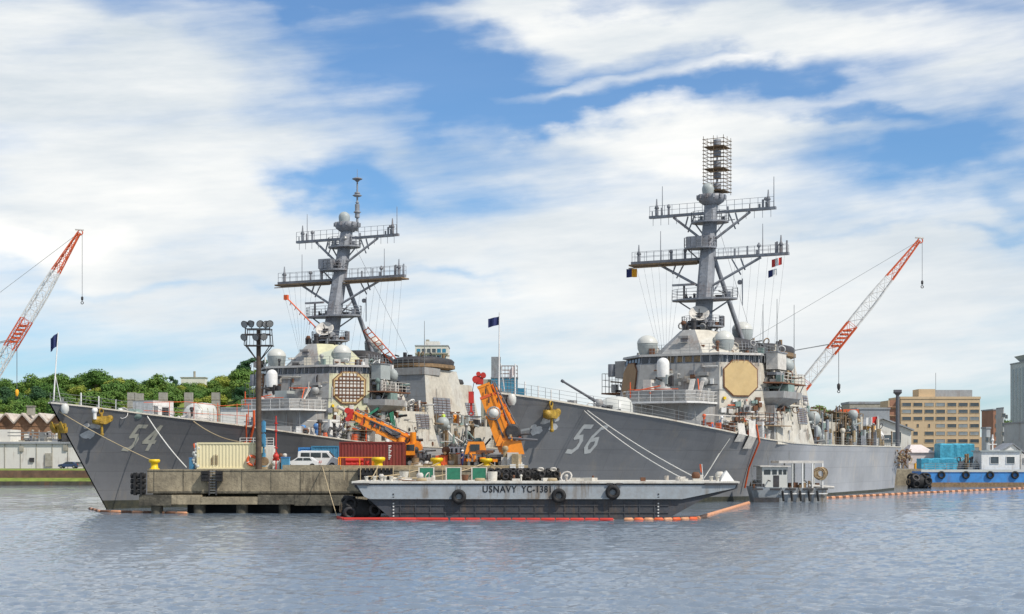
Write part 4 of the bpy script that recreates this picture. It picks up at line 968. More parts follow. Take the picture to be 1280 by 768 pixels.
for cx, cy, rr, hh in ((PX(1028, 650), 655, 22, PZ(512, 650) - 6), (PX(1250, 600), 608, 12, PZ(527, 600) - 6)):
    n = 20; structure_mound.loft([[(cx + rr * k * math.cos(2 * math.pi * i / n), cy + rr * k * math.sin(2 * math.pi * i / n), z) for i in range(n)] for k, z in ((1.6, 2.8), (1.2, hh * .45), (.8, hh * .85), (.3, hh))], sm=True)
structure(structure_mound.build('terrain'))

# ------------------------------------------------------------------ buildings
mat('tanwall', (.56, .42, .26), .8, var=.06, scale=.1, streak=.35, streakc=(.3, .2, .1), grime=.1)
mat('whitewall', (.66, .64, .58), .7, var=.06, scale=.15, streak=.4, grime=.15, grimec=(.4, .36, .3))
mat('greywall', (.46, .49, .50), .7, var=.1, scale=.1, streak=.3, grime=.2)
mat('brickwall', (.33, .17, .11), .85, var=.15, scale=.3, grime=.2)
mat('roofgrey', (.30, .32, .34), .7, var=.12, scale=.2, streak=.3, grime=.2)
mat('rustroof', (.52, .47, .41), .85, var=.25, scale=.3, streak=.8, grime=.3, grimec=(.3, .16, .08))
mat('rustsiding', (.34, .19, .11), .9, var=.4, scale=.6, streak=.6, corr=3)
mat('towerglass', (.05, .20, .31), .35, var=.4, scale=.12, spec=.4)
mat('winglass', (.06, .075, .085), .2, var=.5, scale=.3, spec=.7)
mat('palewin', (.24, .27, .28), .3, var=.3, scale=.3)
def window(par, x0, x1, z0, z1, y, frame='conclite', pane='winglass', d=.12, sill=True):
    f = MB(frame); t = max(.06, (x1 - x0) * .035)
    for a, b, c, e in ((x0 - t, x1 + t, z1, z1 + t), (x0 - t, x1 + t, z0 - t, z0), (x0 - t, x0, z0, z1), (x1, x1 + t, z0, z1)): f.bb(a, b, y - d, y + .02, c, e)
    n = max(1, int((x1 - x0) / 1.6))
    for k in range(1, n): xx = x0 + (x1 - x0) * k / n; f.bb(xx - .04, xx + .04, y - d, y, z0, z1)
    o = f.build('window', par); p = MB(pane); p.bb(x0, x1, y - .04, y - .015, z0, z1); p.build('pane', o); return o
def bld(name, label, cat, px0, px1, pyt, Y, depth, wm, z0=3.0, rm='roofgrey', rows=(), parapet=.5):
    x0, x1, zt = PX(px0, Y + (depth if px0 > 1226 else 0)), PX(px1, Y), PZ(pyt, Y)
    if px1 < 560: x1 = PX(px1, Y + depth)
    r = thing(name, label, cat, ((x0 + x1) / 2, Y, z0)); hw = (x1 - x0) / 2; h = zt - z0
    b = MB(wm); b.bb(-hw, hw, 0, depth, 0, h); b.build('wall', r)
    q = MB(rm); q.bb(-hw - .2, hw + .2, -.2, depth + .2, h + .01, h + parapet); q.build('roof', r)
    return r, hw, h
# tan office block
r, hw, h = bld('office_block', 'long tan office block with seven rows of strip windows', 'building', 1126, 1225, 499, 520, 16, 'tanwall', rm='tanwall', parapet=.8)
zrow = [PZ(y, 520) - 3 for y in (506, 514.5, 523.5, 532.5, 542, 551.5, 561.5)]
g = random.Random(2)
for k, z in enumerate(zrow):
    n = 7
    for i in range(n):
        if k == 3 and i < 3: 
            window(r, -hw + i * 2 * hw / n + 1.6, -hw + i * 2 * hw / n + 2.2, z - .5, z + .6, 0, 'tanwall', 'winglass'); continue
        x0 = -hw + (i + .12) * 2 * hw / n; x1 = -hw + (i + .9) * 2 * hw / n
        if k in (4, 5) and i in (0, 1): x1 = x0 + 1.4
        window(r, x0, x1, z - .55, z + .6, 0, 'tanwall', 'palewin' if g.random() < .35 else 'winglass')
b = MB('tanwall'); b.bb(-hw + 9, hw - 1.4, 4, 12, h + .82, h + 3.2, 'roofgrey'); b.bb(-hw + 6.5, -hw + 12, 2, 10, h + .85, h + 3.4)
b.tube((-hw + 13, 5, h), (-hw + 13, 5, h + 9), .08, m='steel'); b.build('roof_plant', r); b = MB('tanwall'); b.bb(-hw - 3.8, -hw - .01, 1.5, 13, 0, h - .4)
for k in range(7): b.bb(-hw - 4.1, -hw - .3, .6, 1.5, 1.5 + k * 2.9, 1.7 + k * 2.9, 'brickwall'); b.bb(-hw - 3.3, -hw - 1, 1.42, 1.49, 2 + k * 2.9, 4 + k * 2.9, 'brickwall')
b.build('stair_wing', r); b = MB('tanwall'); b.bb(hw + .01, hw + 3.2, 1, 12, 0, 9); b.build('side_wing', r)
# white gabled shed
Y = 318; x0, x1 = PX(1066, Y), PX(1139, Y); xr = PX(1103, Y); zr, ze = PZ(524, Y), PZ(538, Y)
r = thing('gabled_shed', 'white gabled dockside shed with a grey roof beyond the destroyer stern', 'shed', (0, 0, 0))
b = MB('whitewall'); pts = [(x0, 3), (x1, 3), (x1, ze), (xr, zr), (x0, ze)]; b.loft([[(x, Y, z) for x, z in pts], [(x, Y + 30, z) for x, z in pts]]); b.build('wall', r)
b = MB('roofgrey'); 
for a, c in ((xr, x0 - .5), (xr, x1 + .5)): b.loft([[(xr, Y - .6, zr + .05), (xr, Y + 30.5, zr + .05), (c, Y + 30.5, ze - .15), (c, Y - .6, ze - .15)], [(xr, Y - .6, zr + .35), (xr, Y + 30.5, zr + .35), (c, Y + 30.5, ze + .15), (c, Y - .6, ze + .15)]], 'roofgrey')
b.build('roof', r)
for px, py, w, hh in ((1121, 547, 1.7, 2.2), (1104, 549, 3.2, 1.6), (1084, 549, 2.4, 1.4)): window(r, PX(px, Y) - w / 2, PX(px, Y) + w / 2, PZ(py, Y) - hh / 2, PZ(py, Y) + hh / 2, Y, 'whitewall')
# pale roofed hall, low long block, orange-topped unit
r, hw, h = bld('pale_hall', 'pale grey flat roofed hall left of the tan office block', 'building', 1072, 1112, 512, 430, 20, 'roofgrey')
r, hw, h = bld('low_block', 'long low concrete block along the skyline left of the office block', 'building', 1062, 1111, 505, 560, 14, 'conclite', parapet=.8)
for i in range(6): window(r, -hw + .8 + i * 2.3, -hw + 2.2 + i * 2.3, h - 3, h - 1.6, 0)
r, hw, h = bld('orange_unit', 'small unit with an orange red roof band beyond the ship clutter', 'building', 1050, 1073, 519, 380, 8, 'scaf', rm='redor', parapet=1.4)
for i in range(2): window(r, -1.5 + i * 2, -.3 + i * 2, h - 2, h - .8, 0, 'scaf')
r, hw, h = bld('brown_shed', 'brown weathered shed crowded with pipes behind destroyer 56', 'shed', 1012, 1062, 521, 330, 12, 'scaf', rm='rustroof')
b = MB('scaf'); b.clutter(-hw, hw, -.6, 2, h, 40, 6, ['scaf', 'rust', 'wood', 'steel', 'conclite'], 1.2, .2, 1.2)
for i in range(16): x = -hw + i * 2 * hw / 15; b.tube((x, -.4, 0), (x, -.4, h + 1), .08); b.tube((x, -.4, h * .5), (x + .5, -.4, h), .06)
b.build('pipework', r)
# right side: brick block, grey slab, grey tower and its podium
r, hw, h = bld('brick_building', 'red brick building between the tan office block and the grey tower', 'building', 1227, 1246, 513, 560, 14, 'brickwall')
for i in range(3):
    for k in range(4): window(r, -hw + .7 + i * 1.7, -hw + 1.7 + i * 1.7, h - 3 - k * 3.1, h - 1.7 - k * 3.1, 0)
r, hw, h = bld('slab_block', 'narrow dark grey slab block beside the brick building', 'building', 1246, 1254, 511, 540, 8, 'greywall')
for k in range(5): window(r, -.6, .6, h - 3 - k * 3.2, h - 1.7 - k * 3.2, 0)
r, hw, h = bld('low_house_block', 'pale low block with a white awning right of the office block', 'building', 1227, 1238, 536, 470, 5, 'greywall')
for i in range(2): window(r, -1. + i * 1.4, 0 + i * 1.4, h - 4, h - 2.6, 0)
r, hw, h = bld('podium_building', 'light grey podium building in front of the grey tower', 'building', 1255, 1330, 529, 480, 20, 'greywall')
for i in range(5): 
    for k in range(2): window(r, -hw + 1 + i * 3.5, -hw + 3.6 + i * 3.5, h - 6 - k * 4.4, h - 3.4 - k * 4.4, 0, 'greywall')
r, hw, h = bld('grey_tower', 'tall grey office tower with a winged rooftop at the right edge', 'tower', 1263, 1335, 452, 640, 24, 'greywall')
for k in range(13): window(r, -hw + 1.2, hw - 1.2, h - 3.6 - k * 2.6, h - 2.2 - k * 2.6, 0, 'greywall', 'palewin' if k in (1, 4, 8) else 'winglass')
b = MB('greywall'); b.prism([(-hw + 2.5, 2), (hw, 2), (hw, 18), (-hw + 2.5, 18)], h + .5, h + 3.2, None, [(-hw + .2, .5), (hw, .5), (hw, 20), (-hw + .2, 20)]); b.build('rooftop', r)
b = MB('winglass')
for i in range(5): b.bb(-hw - .06, -hw - .01, 2.5 + i * 4.2, 5 + i * 4.2, 2, h - 2)
b.build('side_glazing', r)
# centre: apartment tower and blue glass tower
r, hw, h = bld('apartment_tower', 'white balconied apartment tower rising behind destroyer 54', 'tower', 519, 560, 433, 700, 18, 'whitewall')
b = MB('whitewall'); b.bb(-hw + 3.8, hw - 4, 3, 12, h + .5, h + 2.4); b.bb(-hw + 4.5, -hw + 6, 4, 8, h + 2.42, h + 3.3, 'conclite'); b.build('penthouse', r)
for k in range(12):
    z = h - 2.6 - k * 2.9
    for i in range(6):
        x0 = -hw + .5 + i * (2 * hw - 1) / 6; window(r, x0 + .2, x0 + (2 * hw - 1) / 6 - .4, z - .3, z + 1.5, 0, 'whitewall', 'towerglass' if i in (0, 4, 5) else 'winglass')
    b = MB('conclite'); b.bb(-hw - .1, hw + .1, -.9, -.1, z - .9, z - .45); b.build('balcony', r)
r, hw, h = bld('glass_tower', 'blue glass office tower above the bow of destroyer 56', 'tower', 614, 647, 473, 600, 14, 'towerglass', rm='mast')
b = MB('mast')
for i in range(9): x = -hw + i * hw / 4; b.bb(x - .06, x + .06, -.12, -.01, 0, h)
for k in range(10): b.bb(-hw, hw, -.1, -.01, h - 1 - k * 3.4, h - .85 - k * 3.4)
b.build('mullion', r)
b = MB('mast'); b.bb(-hw, -hw + 3.6, 1, 9, h + .5, PZ(446, 600) - 3); b.build('lift_core', r)
b = MB('rust')
for z in (h + 1.6, h + 3., h + 4.6): b.bb(-hw + 3.7, hw, .5, .8, z, z + .3)
for i in range(6): x = -hw + 4 + i * 1.2; b.bb(x, x + .2, .45, .85, h + .5, h + 4.9)
b.build('roof_frame', r)
b = MB('towerglass'); b.bb(hw + .02, hw + 3.4, 2, 12, 0, PZ(485, 600) - 3); b.bb(-hw - 4, -hw - .02, 2, 12, 0, PZ(474, 600) - 3, 'conclite'); b.build('annex', r)
# left: sheds
r = thing('long_white_shed', 'long white warehouse with a flat grey roof on the far left shore', 'warehouse', (PX(50, 306), 306, 3.05)); hw = (PX(108, 306) - PX(-60, 306)) / 2; r.location.x = (PX(108, 306) + PX(-60, 306)) / 2
h = PZ(555, 306) - 3.05; b = MB('whitewall'); b.bb(-hw, hw, 0, 16, 0, h); b.build('wall', r); b = MB('roofgrey'); b.bb(-hw - .2, hw + .2, -.4, 16.3, h + .01, h + .35); b.build('roof', r)
for px, py, w, hh in ((61, 575, 1.3, 2.6), (40, 575, .9, .8), (27, 561, .8, 1.1), (82, 560, .8, 1.1)):
    x = PX(px, 306) - r.location.x; z = PZ(py, 306) - 3.05; d = MB('conclite' if px in (27, 61, 82) else 'dark'); d.bb(x - w / 2, x + w / 2, -.3, -.01, max(0.02, z - hh / 2), z + hh / 2); d.build('door' if px == 61 else 'vent', r)
for i in range(9): d = MB('conclite'); x = -hw + 1 + i * 3.1; d.bb(x, x + .12, -.1, -.01, 0, h); d.build('downpipe', r)
r = thing('sawtooth_shed', 'rusty saw-toothed factory shed with a vent stack on the far left', 'factory', (0, 0, 0)); Y = 350; z0, z1 = PZ(533, Y), PZ(519, Y)
b = MB('rustsiding'); b.bb(PX(-70, Y), PX(84, Y), Y + .5, Y + 24, 3, z0); b.build('wall', r)
for k in range(7):
    xa = PX(-66 + k * 21, Y); xb = PX(-66 + k * 21 + 20.5, Y); xm = (xa + xb) / 2; b = MB('rustroof')
    pts = [(xa, z0 + .02), (xb, z0 + .02), (xb, z0 + .6), (xm, z1), (xa, z0 + .6)]
    b.loft([[(x, Y + .4, z) for x, z in pts], [(x, Y + 24, z) for x, z in pts]], 'rustsiding'); 
    for c in (xa, xb): b.loft([[(xm, Y - .5, z1 + .02), (xm, Y + 24, z1 + .02), (c, Y + 24, z0 + .55), (c, Y - .5, z0 + .55)], [(xm, Y - .5, z1 + .5), (xm, Y + 24, z1 + .5), (c, Y + 24, z0 + 1.), (c, Y - .5, z0 + 1.)]], 'rustroof')
    b.build('roof', r)
b = MB('conclite'); b.bb(PX(30, Y), PX(38, Y), Y + 2, Y + 3.6, z1, PZ(508, Y)); b.bb(PX(29, Y), PX(39, Y), Y + 1.8, Y + 3.8, PZ(508, Y), PZ(507, Y)); b.build('vent_stack', r)
r = thing('pump_house', 'low white machinery house with rooftop pipes between the two sheds', 'building', (0, 0, 0)); Y = 328
b = MB('whitewall'); b.bb(PX(-40, Y), PX(98, Y), Y, Y + 12, 3, PZ(552, Y)); b.bb(PX(-30, Y), PX(11, Y), Y + 1, Y + 8, PZ(552, Y), PZ(537, Y)); b.build('wall', r)
b = MB('steel'); b.clutter(PX(20, Y), PX(92, Y), Y, Y + 6, PZ(552, Y), 60, 12, ['steel', 'conclite', 'dark', 'whitewall', 'mast'], 2., .3, 1.8)
for z in (545, 541): b.tube((PX(10, Y), Y - .2, PZ(z, Y)), (PX(95, Y), Y - .2, PZ(z, Y)), .1)
b.build('pipework', r)
r = thing('hilltop_house', 'small pale hilltop building with a chimney among the trees', 'building', (0, 0, 0)); Y = 668
b = MB('conclite'); b.bb(PX(226, Y), PX(256, Y), Y, Y + 6, PZ(500, Y), PZ(472.5, Y), 'whitewall'); b.build('wall', r); b = MB('conclite'); b.bb(PX(225, Y), PX(257, Y), Y - .3, Y + 6, PZ(472.4, Y), PZ(471.6, Y)); b.build('roof', r)
b = MB('conclite'); b.tube((PX(242, Y), Y + 2, PZ(473, Y)), (PX(242, Y), Y + 2, PZ(464, Y)), .5, n=8); b.build('chimney', r)
# white shed beyond the foredeck of 54 and the pillars of the far pier
r = thing('dock_shed', 'low white dock shed seen past the covered gun of destroyer 54', 'shed', (0, 0, 0)); Y = 250
b = MB('whitewall'); b.bb(PX(268, Y), PX(330, Y), Y, Y + 8, 0, PZ(511, Y)); b.build('wall', r); b = MB('roofgrey'); b.bb(PX(267, Y), PX(331, Y), Y - .3, Y + 8.3, PZ(511, Y) + .01, PZ(509.5, Y)); b.build('roof', r)
pr = MB('conclite'); pr.prism([(.5, .5), (-.5, .5), (-.5, -.5), (.5, -.5)], -8, 7.0)
for z in range(0, 7): pr.bb(-.53, .53, -.53, .53, z, z + .06, 'concrete')
q = None
for k, (px, py) in enumerate(((165, 491), (174, 492), (204, 491), (236, 491), (270, 491))):
    Y = 205; loc = (PX(px, Y), Y, PZ(py, Y) - 7.0)
    if q is None: q = pr.build('concrete_pillar'); o = q
    else: o = q.copy(); col.objects.link(o)
    o.location = loc; tag(o, ['weathered grey pillar at the left of the pair behind the deck shelter', 'weathered grey pillar at the right of the pair behind the deck shelter', 'weathered grey pillar left of the covered gun of 54', 'weathered grey pillar just behind the red hose on 54', 'weathered grey pillar right of the covered gun of 54'][k], 'pillar', 'pillars behind the foredeck of 54')

# parked cars
def make_car(name, label, loc, rz, paint, van=False, sc_=1.):
    r = thing(name, label, 'van' if van else 'car', loc, rz); r.scale = (sc_,) * 3
    L_, W_, H_ = (4.7, 1.75, 1.95) if van else (4.3, 1.7, 1.45)
    if van: pf = [(-2.3, .35), (-2.35, 1.0), (-2.25, 1.85), (-1.9, 1.95), (.9, 1.93), (1.55, 1.2), (2.3, 1.0), (2.35, .4)]
    else: pf = [(-2.1, .3), (-2.15, .85), (-1.7, 1.0), (-1.2, 1.4), (.3, 1.42), (1.0, .98), (2.0, .8), (2.1, .35)]
    b = MB(paint); n = len(pf)
    def ringy(y, k): return [(x, y, z if z < 1.05 else 1.05 + (z - 1.05) * k) for x, z in pf]
    b.loft([ringy(-W_ / 2, .93), ringy(-W_ / 2 + .12, 1.), ringy(W_ / 2 - .12, 1.), ringy(W_ / 2, .93)]); b.build('body', r)
    for s_ in (-1, 1):
        y = s_ * (W_ / 2 + .008)
        for (xa, xb, xc, xd, za, zb) in (((-2.0, -1.0, -1.0, -1.95, 1.2, 1.72), (-.9, .2, .2, -.9, 1.2, 1.72), (.35, 1.2, .8, .35, 1.2, 1.7)) if van else ((-1.35, -.35, -.35, -1.1, 1.0, 1.3), (-.27, .7, .3, -.27, 1.0, 1.3))):
            w_ = MB('glass'); w_.loft([[(xa, y, za), (xb, y, za), (xc, y, zb), (xd, y, zb)], [(xa, y + .01 * s_, za), (xb, y + .01 * s_, za), (xc, y + .01 * s_, zb), (xd, y + .01 * s_, zb)]]); w_.build('window', r)
    ws_ = MB('glass'); zz = (1.25, 1.85, .98, 1.5) if van else (1.02, 1.36, .38, .95)
    ws_.loft([[(zz[3] + .07, s_ * .72, zz[0]), (zz[2] + .07, s_ * .68, zz[1])] for s_ in (-1, 1)], closed=False); ws_.build('windscreen', r)
    for x in (-1.4, 1.4):
        for s_ in (-1, 1):
            w_ = MB('rubber'); w_.lathe([(.33, -.1), (.34, .1)], (x, s_ * (W_ / 2 - .08), .33), 16, (0, 1, 0)); o = w_.build('wheel', r)
            w_ = MB('steel'); w_.lathe([(.19, -.012), (.19, .012)], (x, s_ * (W_ / 2 + .035), .33), 12, (0, 1, 0)); w_.build('rim', o)
    for s_ in (-1, 1): w_ = MB('white'); w_.box(2.13 if not van else 2.36, s_ * .6, .75, .06, .3, .16); w_.build('headlight', r); w_ = MB('red'); w_.box(-2.2 if not van else -2.36, s_ * .65, .85, .06, .16, .3); w_.build('tail_light', r)
    return r
PZT = 4.08
make_car('parked_car', 'dark blue car parked in front of the long white shed', (PX(86, 301), 301, 3.1), R(175), 'carblue', sc_=.9)
make_car('parked_car', 'dark silver car parked nearest the bow of destroyer 54', (PX(102, 301), 301.4, 3.1), R(5), 'steel', sc_=.9)
make_car('parked_van', 'white minivan parked behind the white car on the pier', (PX(400, 156), 156, PZT), R(0), 'carwhite', True, .92)
make_car('parked_car', 'white car parked on the pier in front of the minivan', (PX(377, 150.6), 150.6, PZT), R(178), 'carwhite', sc_=.82)

# ------------------------------------------------------------------ pier
DL = Vector((.454, .891)); PL = (-33.9, 145.)
pier_poly = [PL, (1.6, 145.), (1.6, 150), (-.3, 153.5), (1.2, 160), (3.8, 170), (6.5, 180), (12.8, 199), (60, 290), (PL[0] + .5095 * 145, 290)]
pier = thing('pier', 'weathered concrete pier on piles between the two destroyers', 'pier', (0, 0, 0))
b = MB('concrete'); b.prism(pier_poly, 1.85, PZT); b.bb(-33.9, 1.6, 144.94, 145.0, 1.86, 2.05, 'concdark')

for k in range(13): xx = -33.9 + 2.72 * k + .6; b.bb(xx, xx + .05, 144.97, 145.0, 2.06, PZT, 'concdark')
b.bb(-33.9, 1.6, 144.955, 145.0, PZT - .16, PZT - .11, 'concdark'); b.build('deck_slab', pier)
g = random.Random(4); b = MB('concdark')
x = -34.5
while x < 1:
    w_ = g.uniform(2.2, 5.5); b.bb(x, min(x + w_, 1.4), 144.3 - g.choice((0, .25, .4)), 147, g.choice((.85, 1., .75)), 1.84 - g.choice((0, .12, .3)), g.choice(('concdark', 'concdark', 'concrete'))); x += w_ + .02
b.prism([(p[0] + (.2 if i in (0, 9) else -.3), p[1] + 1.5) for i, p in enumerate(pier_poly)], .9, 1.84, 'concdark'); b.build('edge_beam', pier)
b = MB('black'); b.prism([(p[0] + (3 if i in (0, 9) else -1.5), p[1] + 3.5) for i, p in enumerate(pier_poly)], -1, .9, 'black'); b.build('shade_block', pier)  # added black block standing in for the deep shade under the deck
for k in range(9):
    p = MB('concdark'); xx = -33 + k * 3.95; p.tube((xx, 145.1, -1), (xx, 145.1, 1.), .55, n=14); p.build('pile', pier)
for k in range(10):
    p = MB('concdark'); yy = 150 + k * 9; p.tube((PL[0] + .5095 * (yy - 145) + .7, yy, -1), (PL[0] + .5095 * (yy - 145) + .7, yy, 1.), .55, n=10); p.build('pile', pier)
b = MB('woodlt'); b.bb(PX(353, 145), PX(425, 145), 145.05, 145.5, PZT + .01, PZT + .42, 'concrete'); b.bb(PX(426, 145), 1.5, 145.1, 145.45, PZT + .01, PZT + .28, 'woodlt'); b.build('kerb', pier)
# pier furniture
def simple(mb, name, label, cat, group=None, loc=None, rz=0): return tag(mb.build(name, None, loc, rz), label, cat, group)
def fender_col(px, py0, py1, w_, lab):
    f = MB('rubber'); z0, z1 = PZ(py1, 144.8), PZ(py0, 144.8); x = PX(px, 144.8); f.bb(x - w_ / 2, x + w_ / 2, 144.3, 144.92, z0, z1)
    for k in range(3): z = z0 + (z1 - z0) * (k + .5) / 3; f.bb(x - w_ / 2 - .05, x + w_ / 2 + .05, 144.22, 144.4, z - .12, z + .12)
    return simple(f, 'rubber_fender', lab, 'fender')
fender_col(257, 589, 602, .55, 'short black rubber fender left of the pier ladder'); fender_col(275, 589, 602, .5, 'short black rubber fender right of the pier ladder')
f = MB('rubber')
for z in (2.0, 2.5, 3.0, 3.5): f.tube((-35.3, 144.6, z), (-33.95, 144.5, z), .24, n=12); 
f.bb(-35.0, -34.8, 144.2, 144.9, 1.7, 3.8); f.bb(-34.4, -34.2, 144.2, 144.9, 1.7, 3.8); simple(f, 'corner_fender', 'stack of black rubber tubes on the left corner of the pier', 'fender')
l = MB('dark'); x = PX(266, 144.7)
for s_ in (-.32, .32): l.bb(x + s_ - .06, x + s_ + .06, 144.6, 144.8, 1.7, 4.0)
for k in range(9): l.tube((x - .3, 144.65, 1.9 + k * .25), (x + .3, 144.65, 1.9 + k * .25), .04, m='steel')
simple(l, 'pier_ladder', 'black ladder down the pier face between two fenders', 'ladder')
def bollard_shape():
    b = MB('yellow'); b.lathe([(.62, 0), (.62, .08), (.46, .1), (.42, .55), (.44, .75), (.66, .85), (.68, 1.12), (.55, 1.2)], n=20); return b
bo = None
for px, Y, lab, sc_ in ((193, 145.9, 'yellow mooring bollard at the left corner of the pier', .78), (473, 146.5, 'yellow mooring bollard in front of the red container', .95), (546, 147.5, 'yellow mooring bollard between the two orange cranes', .9), (608, 145.9, 'yellow mooring bollard below the raised crane boom', .85)):
    o = bollard_shape().build('mooring_bollard') if bo is None else bo.copy()
    if bo is None: bo = o
    else: col.objects.link(o)
    o.location = (PX(px, Y), Y, PZT + .01); o.scale = (sc_,) * 3; tag(o, lab, 'bollard', 'yellow bollards along the pier')
def container(name, label, x0, x1, y0, h, m, d=2.44, z=PZT):
    r = thing(name, label, 'container', ((x0 + x1) / 2, y0 + d / 2, z + .02)); hw = (x1 - x0) / 2
    b = MB(m); n = max(8, int((x1 - x0) / .16)); front = []
    for s_ in (-1, 1):
        pts = []
        for i in range(n + 1):
            x = -hw + .12 + (2 * hw - .24) * i / n; pts.append((x, s_ * (d / 2 - (.0 if i % 2 else .045))))
        for (xa, ya), (xb, yb) in zip(pts, pts[1:]): b.add([(xa, ya, .15), (xb, yb, .15), (xb, yb, h - .12), (xa, ya, h - .12)], [(0, 1, 2, 3)])
    b.bb(-hw + .05, hw - .05, -d / 2 + .06, d / 2 - .06, .12, h - .05); b.build('shell', r)
    f = MB(m)
    for sx_ in (-1, 1):
        for sy in (-1, 1): f.box(sx_ * (hw - .07), sy * (d / 2 - .04), h / 2, .16, .16, h)
    for z_ in (.08, h - .07):
        for sy in (-1, 1): f.box(0, sy * (d / 2 - .03), z_, 2 * hw - .32, .14, .15)
        for sx_ in (-1, 1): f.box(sx_ * (hw - .06), 0, z_, .14, d - .26, .15)
    f.build('frame', r)
    return r, hw, h
r, hw, h = container('shipping_container', 'cream shipping container at the edge of the pier', PX(247, 146.6), PX(323, 146.6), 146.3, 2.5, 'creambox')
b = MB('wood')
for i, (px, hh) in enumerate(((264, .7), (266, .9), (269, 1.), (271, .9))): b.bb(PX(px, 146.2) - r.location.x, PX(px, 146.2) - r.location.x + .06, -1.27, -1.235, .4, .4 + hh)
b.build('stencil_mark', r)
r, hw, h = container('shipping_container', 'dark red shipping container behind the orange pipe cage', PX(424, 152), PX(505, 152), 152, 2.62, 'maroon')
b = MB('white')
for k in range(9): b.bb(hw - 1.5, hw - 1.38 + (k % 3) * .08, -1.27, -1.235, .9 + k * .16, 1.0 + k * .16)
b.build('marking', r)
container('shipping_container', 'light blue shipping container behind the white minivan', PX(389, 163), PX(424, 163), 163, 2.3, 'bluebox')
container('shipping_container', 'deep blue shipping container left of the light blue one', PX(373, 163.5), PX(388, 163.5), 163.5, 2.15, 'blue')
b = MB('orange'); x0, x1 = PX(424, 148.8), PX(466, 148.8)
for x in (x0, (x0 + x1) / 2 + .4, x1): 
    for y in (148.2, 149.8): b.tube((x, y, PZT), (x, y, PZT + 1.15), .06)
for z in (.15, 1.1):
    for y in (148.2, 149.8): b.tube((x0, y, PZT + z), (x1, y, PZT + z), .055)
    for x in (x0, x1): b.tube((x, 148.2, PZT + z), (x, 149.8, PZT + z), .05)
simple(b, 'pipe_cage', 'orange tubular cage in front of the red container', 'cage')
b = MB('red'); 
for z in (.45, .85): b.tube((x0 + .6, 149, PZT + z), (x1 - .9, 149, PZT + z), .2, n=12)
for k in range(5): b.lathe([(.27, -.05), (.27, .05)], (x0 + .7 + k * .5, 149, PZT + .45), 12, (1, 0, 0))
b.lathe([(.2, 0), (.2, .7)], (x1 - .55, 149, PZT + .1), 10); simple(b, 'pipe_manifold', 'red pipe manifold inside the orange cage', 'pipe')
b = MB('white'); x = PX(333, 149)
b.bb(PX(325, 149), PX(342, 149), 149, 150.4, PZT, PZT + 2.2, 'whitewall'); b.bb(PX(327, 149), PX(332, 149), 148.94, 149, PZT + .1, PZT + 1.9, 'steel')
simple(b, 'site_cabin', 'narrow white site cabin just right of the light tower', 'cabin')
b = MB('white'); a = (PX(300, 150.6), 150.6, PZT + 2.25); c = (PX(342, 150.6), 150.6, PZT + 2.25); b.rail([a, c], .75, .55, .035); 
for p in (a, c): b.tube((p[0], p[1], PZT), p, .05)
b.tube(a, c, .05); simple(b, 'guard_rail', 'white guard rail standing above the cream container', 'railing')
b = MB('bluebox')
for z0, z1 in ((PZT, 5.6), (6.2, 7.4), (7.6, 8.6)): b.tube((PX(329.5, 148), 148, z0), (PX(329.5, 148), 148, z1), .2, n=10)
b.tube((PX(329.5, 148), 148, PZT), (PX(329.5, 148), 148, 8.7), .1); simple(b, 'standpipe', 'tall blue standpipe right behind the light tower', 'pipe')
b = MB('red'); x = PX(345, 146.6); b.tube((x, 146.6, PZT), (x, 146.6, PZ(520, 146.6)), .07)
for z in (5.1, 5.6, 6.1, 7.7, 8.4): b.lathe([(.16, -.06), (.16, .06)], (x, 146.6, z), 10)
b.ball((x, 146.6, 5.3), .3, 10); b.tube((x - .3, 146.6, 5.), (x + .3, 146.6, 5.), .12); simple(b, 'hydrant_pipe', 'thin red hydrant pipe standing on the pier', 'hydrant')
b = MB('tarpblue'); b.box(PX(240.5, 146.8), 146.8, PZT + .5, .5, .6, 1.05, m='bluebox'); b.box(PX(240.5, 146.8), 146.8, PZT + 1.06, .55, .65, .06, m='blue'); simple(b, 'waste_bin', 'small blue bin left of the cream container', 'bin')
b = MB('dome'); g = random.Random(9)
for k in range(26): b.ball((PX(245, 146.4) + g.uniform(-.3, .25), 146.6 + g.uniform(-.2, .5), PZT + .2 + k * .085), g.uniform(.14, .26), 8)
simple(b, 'sack_stack', 'stack of clear white sacks against the cream container', 'sacks')
b = MB('bluebox'); b.box(PX(357, 148), 148, PZT + .55, .75, .7, 1.1); b.box(PX(357, 148), 148, PZT + 1.13, .82, .78, .07, m='blue'); simple(b, 'tool_box', 'pale blue box left of the white car', 'box')
b = MB('conclite'); b.clutter(PX(343, 149), PX(358, 149), 148.5, 150.5, PZT, 14, 8, ['conclite', 'rust', 'white', 'canvas'], 1.1, .2, .7); simple(b, 'pallet_load', 'mixed rusty and white gear beside the red hydrant pipe', 'gear')
b = MB('redor'); b.torus((PX(315, 146.15), 146.12, PZ(576, 146.1)), .42, .13, (0, 1, 0), 20, 8)
for k in range(4): a = k * math.pi / 2 + .4; b.torus((PX(315, 146.15) + .42 * math.cos(a), 146.12, PZ(576, 146.1) + .42 * math.sin(a)), .15, .03, (-math.sin(a), 0, math.cos(a)), 8, 4, 'white')
simple(b, 'lifebuoy', 'orange lifebuoy hanging by the right end of the cream container', 'lifebuoy')
b = MB('woodlt'); b.lathe([(.42, -.2), (.42, .2)], (PX(330, 146.2), 146.3, PZT + .75), 14, (0, 1, 0), 'wood'); b.bb(PX(326, 146.2), PX(334, 146.2), 146.1, 146.5, PZT, PZT + .25); simple(b, 'cable_reel', 'small wooden cable reel at the foot of the light tower', 'reel')
